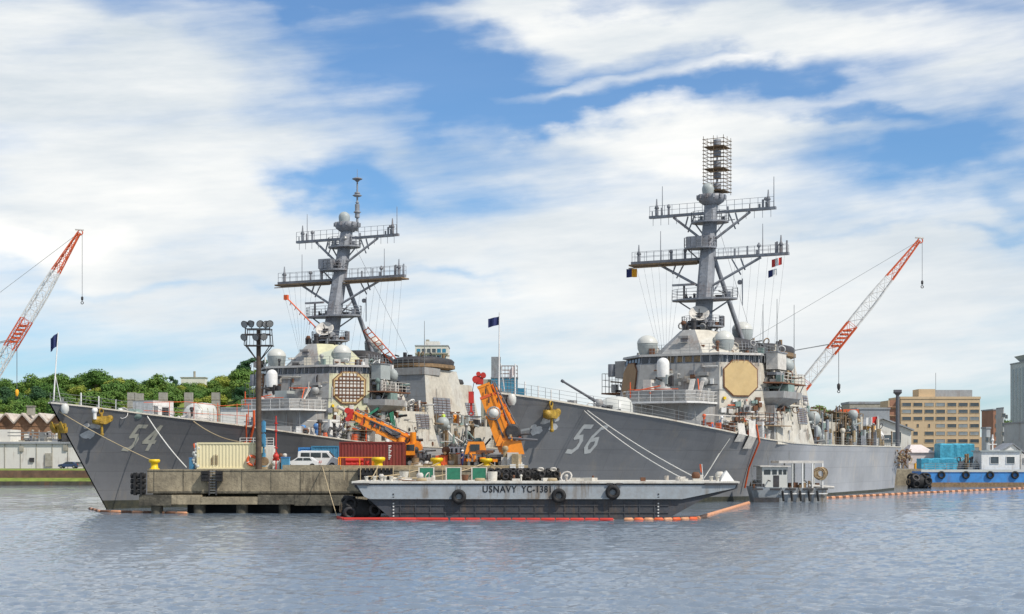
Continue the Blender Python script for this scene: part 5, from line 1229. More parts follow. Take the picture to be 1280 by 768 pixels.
# light tower
lt = thing('light_tower', 'tall wooden floodlight tower standing on the pier', 'light', (PX(323.3, 145.9), 145.9, PZT))
b = MB('pole'); b.tube((0, 0, 0), (0, 0, PZ(400, 146) - PZT - 1.), .3, .2, n=12); 
for k in range(20): b.tube((-.32, 0, 1 + k * .5), (.32, 0, 1 + k * .5), .025, n=4)
b.build('pole', lt)
zp = PZ(432, 146) - PZT; zt = PZ(412, 146) - PZT; b = MB('dark'); b.bb(-1.25, 1.35, -.7, .7, zp - .08, zp)
for s_ in (-1, 1):
    for q in (-1, 1): b.tube((s_ * 1.25, q * .65, zp), (s_ * 1.12, q * .6, zt + .1), .045); b.tube((s_ * 1.15, q * .6, zp - .05), (0, 0, zp - 1.6), .05)
for k in range(7): x = -1.1 + k * .37; b.tube((x, -.62, zp), (x, -.62, zt), .025, n=4)
for z in (zp + 1., zt): b.tube((-1.2, -.62, z), (1.2, -.62, z), .05); b.tube((-1.2, .62, z), (1.2, .62, z), .05)
b.build('lamp_gallery', lt)
for k, (dx, dz) in enumerate(((-1.15, .45), (-.55, .5), (.2, .5), (1.1, .5), (-1.2, -.75), (-.1, -.75), (.55, -.7), (.75, .45))):
    l = MB('dark'); c = Vector((dx, -.65, zt + dz)); ax = Vector((-.35 if dx < 0 else .35, -.8, -.35)).normalized(); l.lathe([(.12, -.32), (.2, -.18), (.34, .12), (.36, .16)], c, 14, ax); l.tube(c - ax * .1, (dx, -.6, zt + dz - .45), .04); o = l.build('floodlight', lt)
    l = MB('steel'); l.lathe([(.3, .165), (.3, .175)], c, 14, ax); l.build('lens', o)
# second light pole by the shed
b = MB('cable'); Y = 305; x = PX(1122, Y); b.tube((x, Y, 3), (x, Y, PZ(492, Y)), .5, .34, n=8); b.bb(x - .7, x + .7, Y - .5, Y + .5, PZ(492, Y), PZ(487.5, Y)); b.lathe([(.4, 0), (.9, .5)], (x, Y, PZ(494, Y)), 8); simple(b, 'lamp_mast', 'dark lamp mast in front of the white gabled shed', 'light')

# ------------------------------------------------------------------ orange mobile cranes
def wheel(par, x, y, z, r=.55, w_=.4):
    m = MB('rubber'); m.lathe([(r * .8, -w_ / 2), (r, -w_ * .35), (r, w_ * .35), (r * .8, w_ / 2)], (x, y, z), 20, (0, 1, 0)); o = m.build('wheel', par)
    m = MB('steel'); m.lathe([(r * .45, -w_ / 2 - .02), (r * .3, -w_ / 2 + .05)], (x, y, z), 14, (0, 1, 0)); m.build('hub', o)
def boxboom(par, a, b, w0, w1, nm='boom', m='orange'):
    a, b = Vector(a), Vector(b); q = MB(m)
    for k_ in range(3): ta_, tb_ = (0, .52, .8)[k_], (.56, .84, 1.)[k_]; ww = w0 * (1, .86, .73)[k_]; q.beam(a.lerp(b, ta_), a.lerp(b, tb_), ww, ww * 1.15); q.beam(a.lerp(b, tb_ - .035), a.lerp(b, tb_), ww * 1.1, ww * 1.27, 'redor' if k_ == 1 else m)
    for k_ in range(3): q.path([a.lerp(b, .06) + Vector((.1 * k_, -w0 / 2 - .06, .1 * k_)), a.lerp(b, .3) + Vector((.12, -w0 / 2 - .1, -.25 + .1 * k_)), a.lerp(b, .5) + Vector((0, -w0 / 2 - .06, .1 * k_))], .035, m='cable')
    
    d = (b - a).normalized(); up = Vector((0, 1, 0)).cross(d).normalized()
    if up.z < 0: up = -up
    L_ = (b - a).length
    for k in range(int(L_ / .9)): p = a + d * (.5 + k * .9); q.beam(p + up * w0 * .60, p + up * w0 * .60 + d * .3, w0 * .7, .1, 'redor' if k % 3 == 0 else 'orange'); q.box(p.x, p.y - w0 / 2 - .03, p.z, .12, .06, .5, m='dark')
    for s_ in (-1, 1): q.beam(a + Vector((0, s_ * (w0 / 2 + .02), 0)) + up * w0 * .4, b + Vector((0, s_ * (w0 / 2 + .02), 0)) + up * w0 * .4, .06, .1, m)
    q.tube(a + up * w0 * .75, b + up * w0 * .7, .07, m='cable'); return q.build(nm, par)
c1 = thing('mobile_crane', 'orange mobile crane with its boom lowered behind the red container', 'crane', (PX(526, 158), 158, PZT))
W = lambda px, py, Y=158: P(px, py, Y) - c1.location
b = MB('dark'); b.bb(-1.6, 1.6, -1.2, 1.2, .6, 1.1); b.bb(-3.8, -1.6, -1.1, 1.1, .7, 1.2, 'orange'); b.bb(1.3, 1.9, -1.25, 1.25, .5, 1.3, 'redor'); b.clutter(-1.4, 1.4, -1.2, -.9, 1.1, 16, 3, ['dark', 'cable', 'rust', 'steel'], .6, .15, .5); b.build('chassis', c1)
for x in (-1.0, .1, 1.2):
    for y in (-1.05, 1.05): wheel(c1, x, y, .56, .56)
b = MB('orange'); b.prism([(-2.6, -1.1), (.3, -1.1), (.3, 1.1), (-2.6, 1.1)], 1.3, 2.5, None, [(-2.2, -1.), (-.2, -1.), (-.2, 1.), (-2.2, 1.)]); b.lathe([(.75, -1.15), (.75, 1.15)], (-.6, 0, 2.1), 18, (0, 1, 0)); b.clutter(-2.4, 0, -1.15, .9, 2.5, 12, 5, ['orange', 'cable', 'dark'], .5, .15, .5); b.build('superstructure', c1)
b = MB('orange'); b.bb(-1.4, -.5, -1.6, -1.12, 1.35, 2.5); b.bb(-1.35, -.55, -1.63, -1.6, 1.8, 2.4, 'glass'); b.build('cab', c1)
boxboom(c1, W(512, 553), W(441, 519.5, 157), 1.05, .8); boxboom(c1, W(500, 545, 157.4), W(462, 528, 157), .5, .5, 'lift_cylinder', 'cable')
b = MB('red'); hd = W(438, 518, 157); b.box(hd.x, hd.y, hd.z, .6, .9, 1.0); b.lathe([(.3, -.55), (.3, .55)], hd + Vector((-.25, 0, .35)), 14, (0, 1, 0)); b.lathe([(.25, -.58), (.25, .58)], hd + Vector((-.2, 0, -.5)), 14, (0, 1, 0)); b.tube(hd + Vector((-.6, 0, 0)), hd + Vector((-.6, 0, -1.4)), .03, m='cable'); b.ball(hd + Vector((-.6, 0, -1.6)), .25, 8, 'steel'); b.build('boom_head', c1)
c2 = thing('mobile_crane', 'large orange mobile crane with its double boom raised steeply', 'crane', (PX(625, 147.6), 147.6, PZT))
W = lambda px, py, Y=147.6: P(px, py, Y) - c2.location
DY = (0, .03, .06)
b = MB('dark'); b.bb(-3.2, 2.0, -1.25, 1.25, .7, 1.15); b.bb(-2.6, 1.8, -1.3, 1.3, 1.15, 1.4, 'cable'); b.clutter(-3, 1.8, -1.35, -1., .7, 26, 13, ['dark', 'cable', 'rust', 'orange', 'steel'], .7, .15, .6)
for x in (-2.9, 1.7): b.bb(x - .2, x + .2, -2.3, 2.3, .75, 1.0, 'orange'); 
for x in (-2.9, 1.7):
    for y in (-2.2, 2.2): b.tube((x, y, .1), (x, y, .9), .12, m='steel'); b.box(x, y, .06, .6, .6, .1)
b.build('chassis', c2)
for x in (-2.2, -1.1, .1, 1.1):
    for y in (-1.1, 1.1): wheel(c2, x, y, .55, .55)
b = MB('orange'); b.prism([(.1, -1.2), (2.3, -1.2), (2.3, 1.2), (.1, 1.2)], 1.42, 2.7, None, [(.3, -1.1), (2.0, -1.1), (2.0, 1.1), (.3, 1.1)]); b.prism([(-.4, -.9), (1.2, -.9), (1.2, .9), (-.4, .9)], 2.2, 3.5, None, [(.1, -.7), (.9, -.7), (.9, .7), (.1, .7)]); b.clutter(.4, 2.2, -1.2, .9, 2.7, 16, 15, ['orange', 'cable', 'dark', 'redor', 'woodlt'], .7, .15, .6); b.build('superstructure', c2)
b = MB('orange'); b.prism([(-3.3, -1.2), (-1.2, -1.2), (-1.2, .4), (-3.3, .4)], 1.42, 2.6, None, [(-3.0, -1.1), (-1.5, -1.1), (-1.5, .3), (-3.0, .3)]); b.bb(-2.8, -1.9, -1.24, -1.2, 1.7, 2.35, 'glass'); b.bb(-2.2, -.6, -1.25, -1.1, 1.5, 1.8, 'rust'); b.build('cab', c2)
boxboom(c2, W(634, 563), W(604, 481), 1.35, 1.0); boxboom(c2, W(646, 549, 148.9), W(612, 482, 149.0), .8, .6, 'outer_boom')
b = MB('red'); hd = W(599.5, 476); b.box(hd.x, hd.y, hd.z, .7, 1.1, .7); b.lathe([(.34, -.66), (.34, .66)], hd + Vector((-.35, 0, .1)), 14, (0, 1, 0)); b.lathe([(.26, -.63), (.26, .63)], hd + Vector((.35, 0, .5)), 14, (0, 1, 0)); b.lathe([(.22, -.7), (.22, .7)], hd + Vector((-.1, 0, .6)), 14, (0, 1, 0)); b.build('boom_head', c2)
b = MB('red'); p = W(589, 497); b.tube(hd + Vector((-.5, 0, 0)), p, .03, m='cable'); b.box(p.x, p.y, p.z, .5, .5, 1.1); b.box(p.x, p.y, p.z - .9, .22, .22, 1., m='red'); b.torus(p + Vector((0, 0, -1.5)), .2, .06, (0, 1, 0), 10, 5); b.build('hook_block', c2)
b = MB('steel'); p = W(617, 517, 146.3); b.ball(p, .5, 14, 'dome'); b.torus(p, .6, .08, (0, 1, 0), 14, 5, 'steel'); b.tube(p, p + Vector((0, 1., 0)), .2); b.build('winch_drum', c2)
b = MB('mast'); p = W(641, 540, 146.9); b.lathe([(.6, -.4), (.75, -.3), (.75, .3), (.6, .4)], p, 16, (0, 1, 0), 'dark'); b.beam(p + Vector((.3, 0, 0)), p + Vector((1.6, 0, .3)), .2, .2, 'steel'); b.build('rope_winch', c2)
# gear on the pier
for k, (x0, x1, y, n_, sd, lab, nm, mats_) in enumerate(((552, 583, 150, 26, 21, 'wooden crates and gear left of the raised crane', 'crate_pile', ['wood', 'woodlt', 'redor', 'rust', 'canvas']), (630, 654, 145.8, 18, 22, 'mixed crates and white bags right of the raised crane', 'crate_pile', ['woodlt', 'wood', 'canvas', 'white', 'amber']),
                                      (560, 600, 160, 46, 23, 'tangle of white and green hoses beside the destroyer', 'hose_pile', ['dome', 'greenpaint', 'canvas', 'steel', 'dark']), (515, 550, 150, 20, 24, 'low pile of pale timber near the middle bollard', 'timber_pile', ['woodlt', 'canvas', 'wood']))):
    b = MB('wood'); b.clutter(PX(x0, y), PX(x1, y), y - .6, y + 1.2, PZT, n_, sd, mats_, (1.6, 1.7, 2.8, .7)[k], .25, 1.1)
    if k == 2:
        g = random.Random(3)
        for q in range(26): a = Vector((g.uniform(PX(565, y), PX(604, y)), y + g.uniform(-1, 1), PZT + g.uniform(1, 2.5))); c = a + Vector((g.uniform(-1.6, 1.6), g.uniform(-.5, .5), g.uniform(-1.2, 1.8))); b.path([a, (a + c) / 2 + Vector((0, 0, g.uniform(-.6, .3))), c], g.uniform(.05, .12), 6, g.choice(['dome', 'greenpaint', 'canvas', 'dark']))
    simple(b, nm, lab, 'cargo')
b = MB('white'); p = P(568, 563, 152); b.bb(p.x - .9, p.x + .9, 151.6, 152.6, PZT + 1.5, PZT + 2.15, 'white'); b.bb(p.x - .8, p.x + .8, 151.6, 152.6, PZT, PZT + 1.5, 'wood')
for k in range(4): b.bb(p.x - .8 + k * .45, p.x - .6 + k * .45, 151.55, 151.6, PZT + 1.6, PZT + 2.0, 'dark')
simple(b, 'white_crate', 'white slatted crate standing on a wooden box', 'crate')

# ------------------------------------------------------------------ barge
YB, YF = 130.5, 138.2
bg = thing('deck_barge', 'grey steel deck barge moored across the end of the pier', 'barge', (0, 0, 0))
prof = [(PX(443, YB), 3.02), (PX(443, YB), 2.75), (PX(452, YB), 2.2), (PX(487, YB), .2), (PX(495, YB), -.8), (PX(815, YB), -.8), (PX(838, YB), .2), (PX(880, YB), 1.75), (PX(922, YB), 2.6), (PX(922, YB), 3.02)]
b = MB('bargedk'); b.loft([[(x, YB + .06, z) for x, z in prof], [(x, YF, z) for x, z in prof]], 'bargedk')
g = random.Random(5); x = PX(500, YB)
while x < PX(835, YB): b.bb(x, x + .07, YB - .01, YB + .05, .3, 1.7); x += 1.25
for z in (.55, 1.15): b.bb(PX(497 - z * 6, YB), PX(836, YB), YB - .02, YB + .04, z, z + .08)
b.build('hull', bg)
b = MB('bargelt'); up = [(PX(446, YB), 2.9), (PX(455, YB), 1.95), (PX(461, YB), 1.75), (PX(855, YB), 1.75), (PX(884, YB), 2.15), (PX(918, YB), 2.62), (PX(920, YB), 2.9)]
b.loft([[(x, YB - .16, z) for x, z in up], [(x, YB + .05, z) for x, z in up]]); b.bb(PX(462, YB), PX(853, YB), YB - .26, YB - .17, 1.72, 1.83); b.build('rubbing_strake', bg)
b = MB('deckwhite'); b.bb(PX(440, YB), PX(924, YB), YB - .3, YF + .1, 3.03, 3.2)
b.clutter(PX(462, YB), PX(915, YB), YB + .2, YF - 1, 3.2, 36, 7, ['deckwhite', 'deckwhite', 'canvas', 'rust'], .35, .2, 1.1); b.build('deck', bg)
b = MB('dark')
for xa, xb in ((441, 462), (880, 922), (758, 766), (770, 778)): b.bb(PX(xa, YB), PX(xb, YB), YB - .32, YB - .29, 2.9, 3.06)
b.build('deck_edge', bg)
def text(s, size, loc, par, m, name, ext=.01, sx_=1., rot=(math.pi / 2, 0, 0)):
    cu = bpy.data.curves.new(name, 'FONT'); cu.body = s; cu.size = size; cu.extrude = ext; cu.space_character = 1.12; cu.offset = .012 * size / .9
    to = bpy.data.objects.new(name, cu); col.objects.link(to); dg = bpy.context.evaluated_depsgraph_get(); me = bpy.data.meshes.new_from_object(to.evaluated_get(dg)); bpy.data.objects.remove(to)
    me.materials.clear(); me.materials.append(MATS[m]); o = bpy.data.objects.new(name, me); col.objects.link(o); o.parent = par; o.rotation_euler = rot; o.scale = (sx_, 1, 1)
    w_ = max(v.co.x for v in me.vertices); o.location = loc; return o, w_
for s, a, c in (('USNAVY', 603, 646), ('YC-1381', 652, 688.5)):
    o, w_ = text(s, .78, (PX(a, YB), YB - .185, PZ(615.5, YB)), bg, 'black', 'lettering'); o.scale = ((PX(c, YB) - PX(a, YB)) / w_, 1, 1)
b = MB('white')
for px in (491, 822):
    for k in range(8): b.bb(PX(px, YB), PX(px, YB) + .12, YB - .2 if k > 4 else YB - .03, YB - .165 if k > 4 else YB + .055, .25 + k * .26, .36 + k * .26, 'white' if k < 5 else 'dark')
b.build('draught_mark', bg)
def tyre(par, px, py, Y, r=.42, w_=.28, label=None, group=None):
    m = MB('rubber'); m.torus((0, 0, 0), r, .19, (0, 1, 0), 24, 10); 
    o = m.build('tyre_fender', par, (PX(px, Y), Y, PZ(py, Y)))
    if label: tag(o, label, 'tyre', group)
    return o
for k, (px, py) in enumerate(((573.5, 621), (698.5, 620), (766, 615.5))): tyre(None, px, py, YB - .38, .43, label=['tyre fender on the left half of the barge, left of its lettering', 'tyre fender on the barge right after the number 1381', 'rightmost tyre fender hanging on the barge side'][k], group='tyre fenders on the barge')
b = MB('cable')
for px, py in ((573.5, 621), (697.5, 620), (766, 615.5)): 
    x = PX(px, YB - .3); b.tube((x - .1, YB - .34, PZ(py, YB) + .4), (x - .2, YB - .2, 3.15), .02); b.tube((x + .1, YB - .34, PZ(py, YB) + .4), (x + .2, YB - .2, 3.15), .02)
b.build('fender_lashing', bg)
b = MB('deckwhite')
for px in (458, 468, 481, 489, 500, 889, 897): q = MB('deckwhite'); q.lathe([(.15, 0), (.13, .3), (.19, .33), (.19, .42)], (PX(px, YB + 1.), YB + 1., 3.2), 10); q.build('mooring_post', bg)
b.loft([[(PX(900, 131.5), 131, 3.2), (PX(917, 131.5), 131, 3.2), (PX(917, 131.5), 133, 3.2), (PX(900, 131.5), 133, 3.2)], [(PX(903, 131.5), 131.4, 3.75), (PX(908, 131.5), 131.4, 4.1), (PX(908, 131.5), 132, 4.1), (PX(903, 131.5), 132, 3.75)]], 'white')
for px in (850, 866, 640, 720): q = MB('deckwhite'); q.bb(PX(px, YB + .6), PX(px + 10, YB + .6), YB + .4, YB + .8, 3.21, 3.42); q.build('deck_cleat', bg)
b.build('bow_fairing', bg)
b = MB('rope'); g = random.Random(3)
for px, lab in ((527, 'coiled rope on the barge deck below the leftmost green panel'), (600, 'coiled rope on the barge deck near the rightmost green panel'), (690, 'coiled rope on the barge deck above the number 1381')):
    b = MB('rope'); b.torus((PX(px, 132), 132, 3.28), .4, .07, n=14); b.torus((PX(px, 132), 132, 3.39), .36, .07, n=14); simple(b, 'rope_coil', lab, 'rope')
fl = thing('marker_flag', 'small orange marker flag on a short staff on the barge', 'flag', (PX(879, 131), 131, 3.2)); b = MB('white'); b.tube((0, 0, 0), (-.12, 0, 1.45), .03); b.build('staff', fl); b = MB('redor'); b.loft([[(-.2, 0, .75), (-.08, .05, .7)], [(-.28, .05, 1.1), (-.1, 0, 1.1)], [(-.3, 0, 1.45), (-.12, 0, 1.4)]], closed=False); b.build('cloth', fl)
for k, px in enumerate((533, 567, 599)):
    r = thing('screen_panel', ['green screen panel left of the other two on the barge deck', 'green screen panel between the other two on the barge deck', 'green screen panel nearest the pile of tyre fenders'][k], 'panel', (PX(px, 136), 136, 3.2), group='green panels on the barge'); w_ = .58
    b = MB('green'); b.bb(-w_, w_, -.03, .03, .08, 1.08)
    b.build('sheet', r); b = MB('canvas')
    for x in (-w_ - .06, w_ + .06): b.bb(x - .05, x + .05, -.06, .06, 0, 1.15)
    b.bb(-w_, w_, -.05, .05, 1.09, 1.15); b.bb(-w_ - .1, w_ + .1, -.3, .3, -.0, .05); b.build('frame', r)
b = MB('rope'); b.tube((PX(425, 137), 137, 4.45), (PX(660, 137), 137, 4.45), .035); 
for k in range(12): x = PX(430 + k * 20.5, 137); b.tube((x, 137, 3.2), (x, 137, 4.5), .035)
simple(b, 'rope_rail', 'rope hand rail on stanchions along the back of the barge deck', 'railing')
def tyre_net(par, c, L_, r, seed, ax=(1, 0, 0)):
    c = Vector(c); ax = Vector(ax).normalized(); g = random.Random(seed); b = MB('rubber'); u = ax.orthogonal().normalized(); v = ax.cross(u)
    b.lathe([(r * .35, -L_ / 2), (r * .75, -L_ / 2 + r * .4), (r * .8, 0), (r * .75, L_ / 2 - r * .4), (r * .35, L_ / 2)], c, 16, ax)
    n = max(2, int((L_ - r) / (r * .85)))
    for i in range(n):
        t = -L_ / 2 + r * .55 + (L_ - r * 1.1) * i / max(1, n - 1)
        for k in range(7):
            a = 2 * math.pi * (k + .5 * (i % 2)) / 7; d = u * math.cos(a) + v * math.sin(a); b.torus(c + ax * t + d * r * .82, r * .36, r * .13, d, 14, 6, g.choice(['rubber', 'rubber', 'rubber', 'dark']))
    for e in (-1, 1): b.torus(c + ax * e * (L_ / 2 - r * .05), r * .3, r * .1, ax, 12, 5, 'wood')
    return b
simple(tyre_net(None, (PX(664, 133.5), 134.3, 3.72), 5.0, .58, 3), 'tyre_net_fender', 'long black fender wrapped in tyres lying on the barge deck', 'fender')
simple(tyre_net(None, (PX(635, 135), 136.3, 3.72), 3.6, .56, 4), 'tyre_net_fender', 'shorter tyre-wrapped fender behind the long one on the barge', 'fender')
for k, px in enumerate((676, 692)): b = MB('dome'); b.torus((PX(px, 133), 133.6, 4.18), .24, .07, (0, .5, .9), 14, 6, 'canvas'); simple(b, 'tyre_ring', ['pale worn tyre ring on the black fender, left one of the pair', 'pale worn tyre ring on the black fender, right one of the pair'][k], 'tyre')
b = tyre_net(None, (PX(450, 132), 132.4, .75), 3.4, 1.15, 5, (1, .3, -.12)); simple(b, 'tyre_net_fender', 'tyre-wrapped fender floating under the left rake of the barge', 'fender')
b = MB('rubber'); 
for k in range(9): x = PX(449 + k * 5, 144.3); b.bb(x - .12, x + .12, 144.3, 144.9, 3.1, 4.2)
b.bb(PX(447, 144.3), PX(493, 144.3), 144.2, 144.5, 3.55, 3.8); b.bb(PX(447, 144.3), PX(493, 144.3), 144.2, 144.5, 2.9, 3.1); simple(b, 'pier_fender', 'black ribbed rubber fender on the pier below the second bollard', 'fender')

# ------------------------------------------------------------------ floating booms
def boom(pts, r, m, name, label, seg=None, alt=None):
    b = MB(m); g = random.Random(4)
    for a, c in zip(pts, pts[1:]):
        a, c = Vector(a), Vector(c); n = max(1, int((c - a).length / (seg or 99)))
        for k in range(n):
            p = a.lerp(c, k / n); q = a.lerp(c, (k + (.93 if seg else 1)) / n); mm = alt if (alt and k % 2) else m
            e_ = .5 if alt else .9; b.lathe([(r * e_, 0), (r, r * .6), (r, (q - p).length - r * .6), (r * e_, (q - p).length)], p, 10, (q - p), mm)
        b.tube(a, c, r * .3, m='rope')
    return simple(b, name, label, 'boom')
wz = .06
boom([(PX(420, 132), 133.5, wz), (PX(430, 130), 129.8, wz), (PX(520, 129.6), 129.7, wz), (PX(560, 129.2), 129.3, wz)], .15, 'red', 'containment_boom', 'bright red floating boom along the left half of the barge')
boom([(PX(563, 129.2), 129.3, wz), (PX(640, 129), 129, wz), (PX(768, 128.6), 128.7, wz)], .15, 'red', 'containment_boom', 'red floating boom sections under the barge lettering', 1.15)
boom([(PX(780, 128.8), 128.8, wz), (PX(830, 129), 129., wz), (PX(872, 131), 131, wz)], .17, 'buoy', 'containment_boom', 'orange floating boom beads under the right rake of the barge', .75, 'redor')
boom([(PX(872, 131), 131, wz), (PX(936, 176), 176, wz)], .2, 'buoy', 'containment_boom', 'faded orange boom running from the barge to the workboat', 2.2)
a0, a1 = (PX(1030, 197), 197, wz), (PX(1300, 266), 266, wz)
boom([a0, (PX(1150, 226), 226, wz), a1], .2, 'buoy', 'containment_boom', 'long orange and brown beaded boom trailing to the right', 1.15, 'rust')
boom([(PX(112, 157), 157, wz), (PX(130, 150), 148.6, wz), (PX(235, 143.6), 143.6, wz)], .14, 'rust', 'containment_boom', 'thin line of small floats across the bow of destroyer 54', 1.3, 'buoy')

# ------------------------------------------------------------------ workboat
wb = thing('workboat', 'small grey workboat moored alongside destroyer 56', 'boat', (PX(982, 183), 183, 0), R(6)); wb.scale = (1.09,) * 3
h = MB('bargelt'); st = [(-4.1, .9, 1.7), (-3.6, 1.5, 1.65), (-1, 1.75, 1.55), (3.6, 1.75, 1.5), (4.1, 1.6, 1.5)]
rings = [[(x, -w_, z), (x + (.5 if x < -3 else 0), -w_ * .82, -.3), (x + (.5 if x < -3 else 0), w_ * .82, -.3), (x, w_, z)] for x, w_, z in st]; h.loft(rings, 'bargelt'); h.bb(-4.0, -1.2, -1.78, -1.70, .0, .5, 'dark'); h.bb(-1.2, 4.1, -1.80, -1.72, .85, .97, 'white')
for k, x in enumerate((-4.1, -2.2, -.5, 1.4, 3.)): h.bb(x, x + 1.1, -1.86, -1.70, 1.3, 1.48, 'dark')
h.build('hull', wb)
b = MB('mast'); b.add([(-4, -1.3, 1.52), (4.1, -1.6, 1.52), (4.1, 1.6, 1.52), (-4, 1.3, 1.52)], [(0, 1, 2, 3)]); b.clutter(-3.8, 3.8, -1.4, 1.4, 1.52, 30, 9, ['dark', 'canvas', 'rust', 'wood', 'steel'], .8, .15, .7); b.build('deck', wb)
b = MB('dome'); b.bb(-2.9, -.1, -1.2, 1.2, 1.55, 3.75, 'dome'); b.build('wheelhouse', wb)
for x0, x1 in ((-2.7, -2.0), (-1.8, -1.3), (-1.1, -.75), (-.6, -.25)): w_ = MB('glass'); w_.bb(x0, x1, -1.23, -1.2, 2.95, 3.45); w_.build('window', wb)
b = MB('dark'); b.bb(-1.7, -1.05, -1.225, -1.2, 1.6, 2.85); b.build('door', wb)
b = MB('white'); b.bb(-3.2, .3, -1.5, 1.5, 3.76, 3.9, 'canvas'); b.bb(-1.2, 3.7, -1.6, 1.6, 4.15, 4.42, 'canvas')
for x in (1.4, 2.5, 3.6): b.bb(x - .08, x + .08, -1.63, -1.5, 1.5, 4.14); 
b.build('canopy', wb)
for x in (.3, 1.4, 2.5, 3.6):
    for y in (-1.5, 1.5): b = MB('dome'); b.tube((x, y, 1.5), (x, y, 4.15), .09); b.build('canopy_post', wb)
b = MB('steel'); b.rail([(-4, -1., 1.6), (-3, -1.5, 1.6)], 1.2, .6, .04); b.tube((-3.9, -.8, 1.6), (-3.9, -.8, 3.9), .05); b.tube((-1.9, 0, 3.9), (-1.9, 0, 5.0), .05); b.tube((.4, 0, 4.4), (.4, 0, 5.4), .04); b.build('hand_rail', wb)
b = MB('woodlt'); g = random.Random(2)
for k in range(10): b.torus((3.35 + g.uniform(-.2, .2), -1.66, 3.0 + g.uniform(-.15, .15)), .55 + g.uniform(-.1, .1), .06, (.2, 1, 0), 14, 5, 'wood' if k % 2 else 'woodlt')
simple(b, 'rope_bundle', 'coil of brown rope hanging at the stern of the workboat', 'rope', loc=wb.location.copy(), rz=R(6)).scale = (1.09,) * 3
for k in range(5):
    f = MB('rubber'); x = -.9 + k * .95; f.tube((x, -1.95, 1.2), (x + .12, -1.98, .1), .12, n=10); f.tube((x, -1.95, 1.2), (x - .1, -1.7, 1.6), .03)
    simple(f, 'side_fender', 'black sausage fender hanging on the workboat side, %s' % ['nearest the bow', 'second from the bow', 'in the middle of the five', 'second from the stern', 'nearest the stern'][k], 'fender', 'sausage fenders on the workboat', loc=wb.location.copy(), rz=R(6)).scale = (1.09,) * 3

# ------------------------------------------------------------------ blue boat and far quay on the right
Y = 277; bb_ = thing('work_barge', 'long blue working barge with white deckhouse moored at the right', 'barge', (0, 0, 0))
h = MB('blue'); X0, X1 = PX(1152, Y), PX(1345, Y); pts = [(X0, 2.7), (X0 + .6, .5), (X0 + 1.4, -.8), (X1, -.8), (X1, 2.7)]
h.loft([[(x, Y, z) for x, z in pts], [(x, Y + 7, z) for x, z in pts]]); h.bb(X0 + 1.2, X1, Y - .05, Y, -.3, .75, 'wood'); h.bb(X0 - .1, X1, Y - .15, Y + .1, 2.6, 3.05, 'dome'); h.build('hull', bb_)
b = MB('dome'); x0, x1 = PX(1229, Y), PX(1277, Y); b.bb(x0, x1, Y + 1, Y + 6, 2.8, 6.2, 'white'); b.build('deckhouse', bb_); b = MB('bluebox'); b.bb(x0 - .3, x1 + .3, Y + .7, Y + 6.3, 6.21, 6.45, 'domebase'); b.bb(PX(1278, Y), PX(1300, Y), Y + 1, Y + 6, 2.8, 5.8, 'canvas'); b.build('deckhouse_roof', bb_)
for px in (1243, 1263): window(bb_, PX(px - 5, Y + 1), PX(px + 5, Y + 1), 4.1, 5.3, Y + 1, 'white', 'winglass')
for px in (1281, 1289): window(bb_, PX(px - 2, Y + 1), PX(px + 2, Y + 1), 4.1, 5.1, Y + 1, 'canvas', 'winglass')
b = MB('steel'); b.rail([(X0 + .5, Y + .2, 3.05), (PX(1226, Y), Y + .2, 3.05)], 1.1, 1.8, .05); b.clutter(PX(1200, Y), PX(1228, Y), Y + 1, Y + 5, 3, 34, 2, ['dark', 'wood', 'rust', 'steel', 'cable'], 2.2, .3, 1.5); b.build('deck_gear', bb_)
for k, px in enumerate((1177, 1207.5, 1238, 1269)): tyre(None, px, 594, Y - .25, .52, label=['leftmost tyre on the blue barge side', 'second tyre from the left on the blue barge side', 'third tyre from the left on the blue barge side', 'rightmost tyre on the blue barge side'][k], group='tyres on the blue barge')
b = MB('tarpblue'); g = random.Random(7)
def tarp(b, x0, x1, y0, y1, z0, z1, seed):
    g = random.Random(seed); n = 10
    f = lambda k, z, e: [(x0 + (x1 - x0) * i / n, y0 - e + g.uniform(-.12, .12), z + g.uniform(-.12, .12)) for i in range(n + 1)] + [(x1 - (x1 - x0) * i / n, y1 + e + g.uniform(-.12, .12), z + g.uniform(-.12, .12)) for i in range(n + 1)]
    b.loft([f(0, z0, .2), f(1, (z0 + z1) / 2, .05), f(2, z1 - .2, 0), f(3, z1, -.4)], 'tarpblue')
tarp(b, PX(1154, Y), PX(1198, Y), Y + 1.2, Y + 4.5, 3.06, PZ(573, Y), 2); simple(b, 'tarpaulin_load', 'low load under pale blue tarpaulin on the blue barge deck', 'tarpaulin')
b = MB('tarpblue'); tarp(b, PX(1175, 292), PX(1218, 292), 292, 296, 3.07, PZ(555, 292), 5); simple(b, 'tarpaulin_load', 'tall square load wrapped in bright blue tarpaulin behind the barge', 'tarpaulin')
simple(tyre_net(None, (PX(1149, 264), 264, 1.1), 3.8, 1.5, 8, (1, .2, 0)), 'tyre_net_fender', 'black tyre-wrapped fender between destroyer 56 and the blue barge', 'fender')
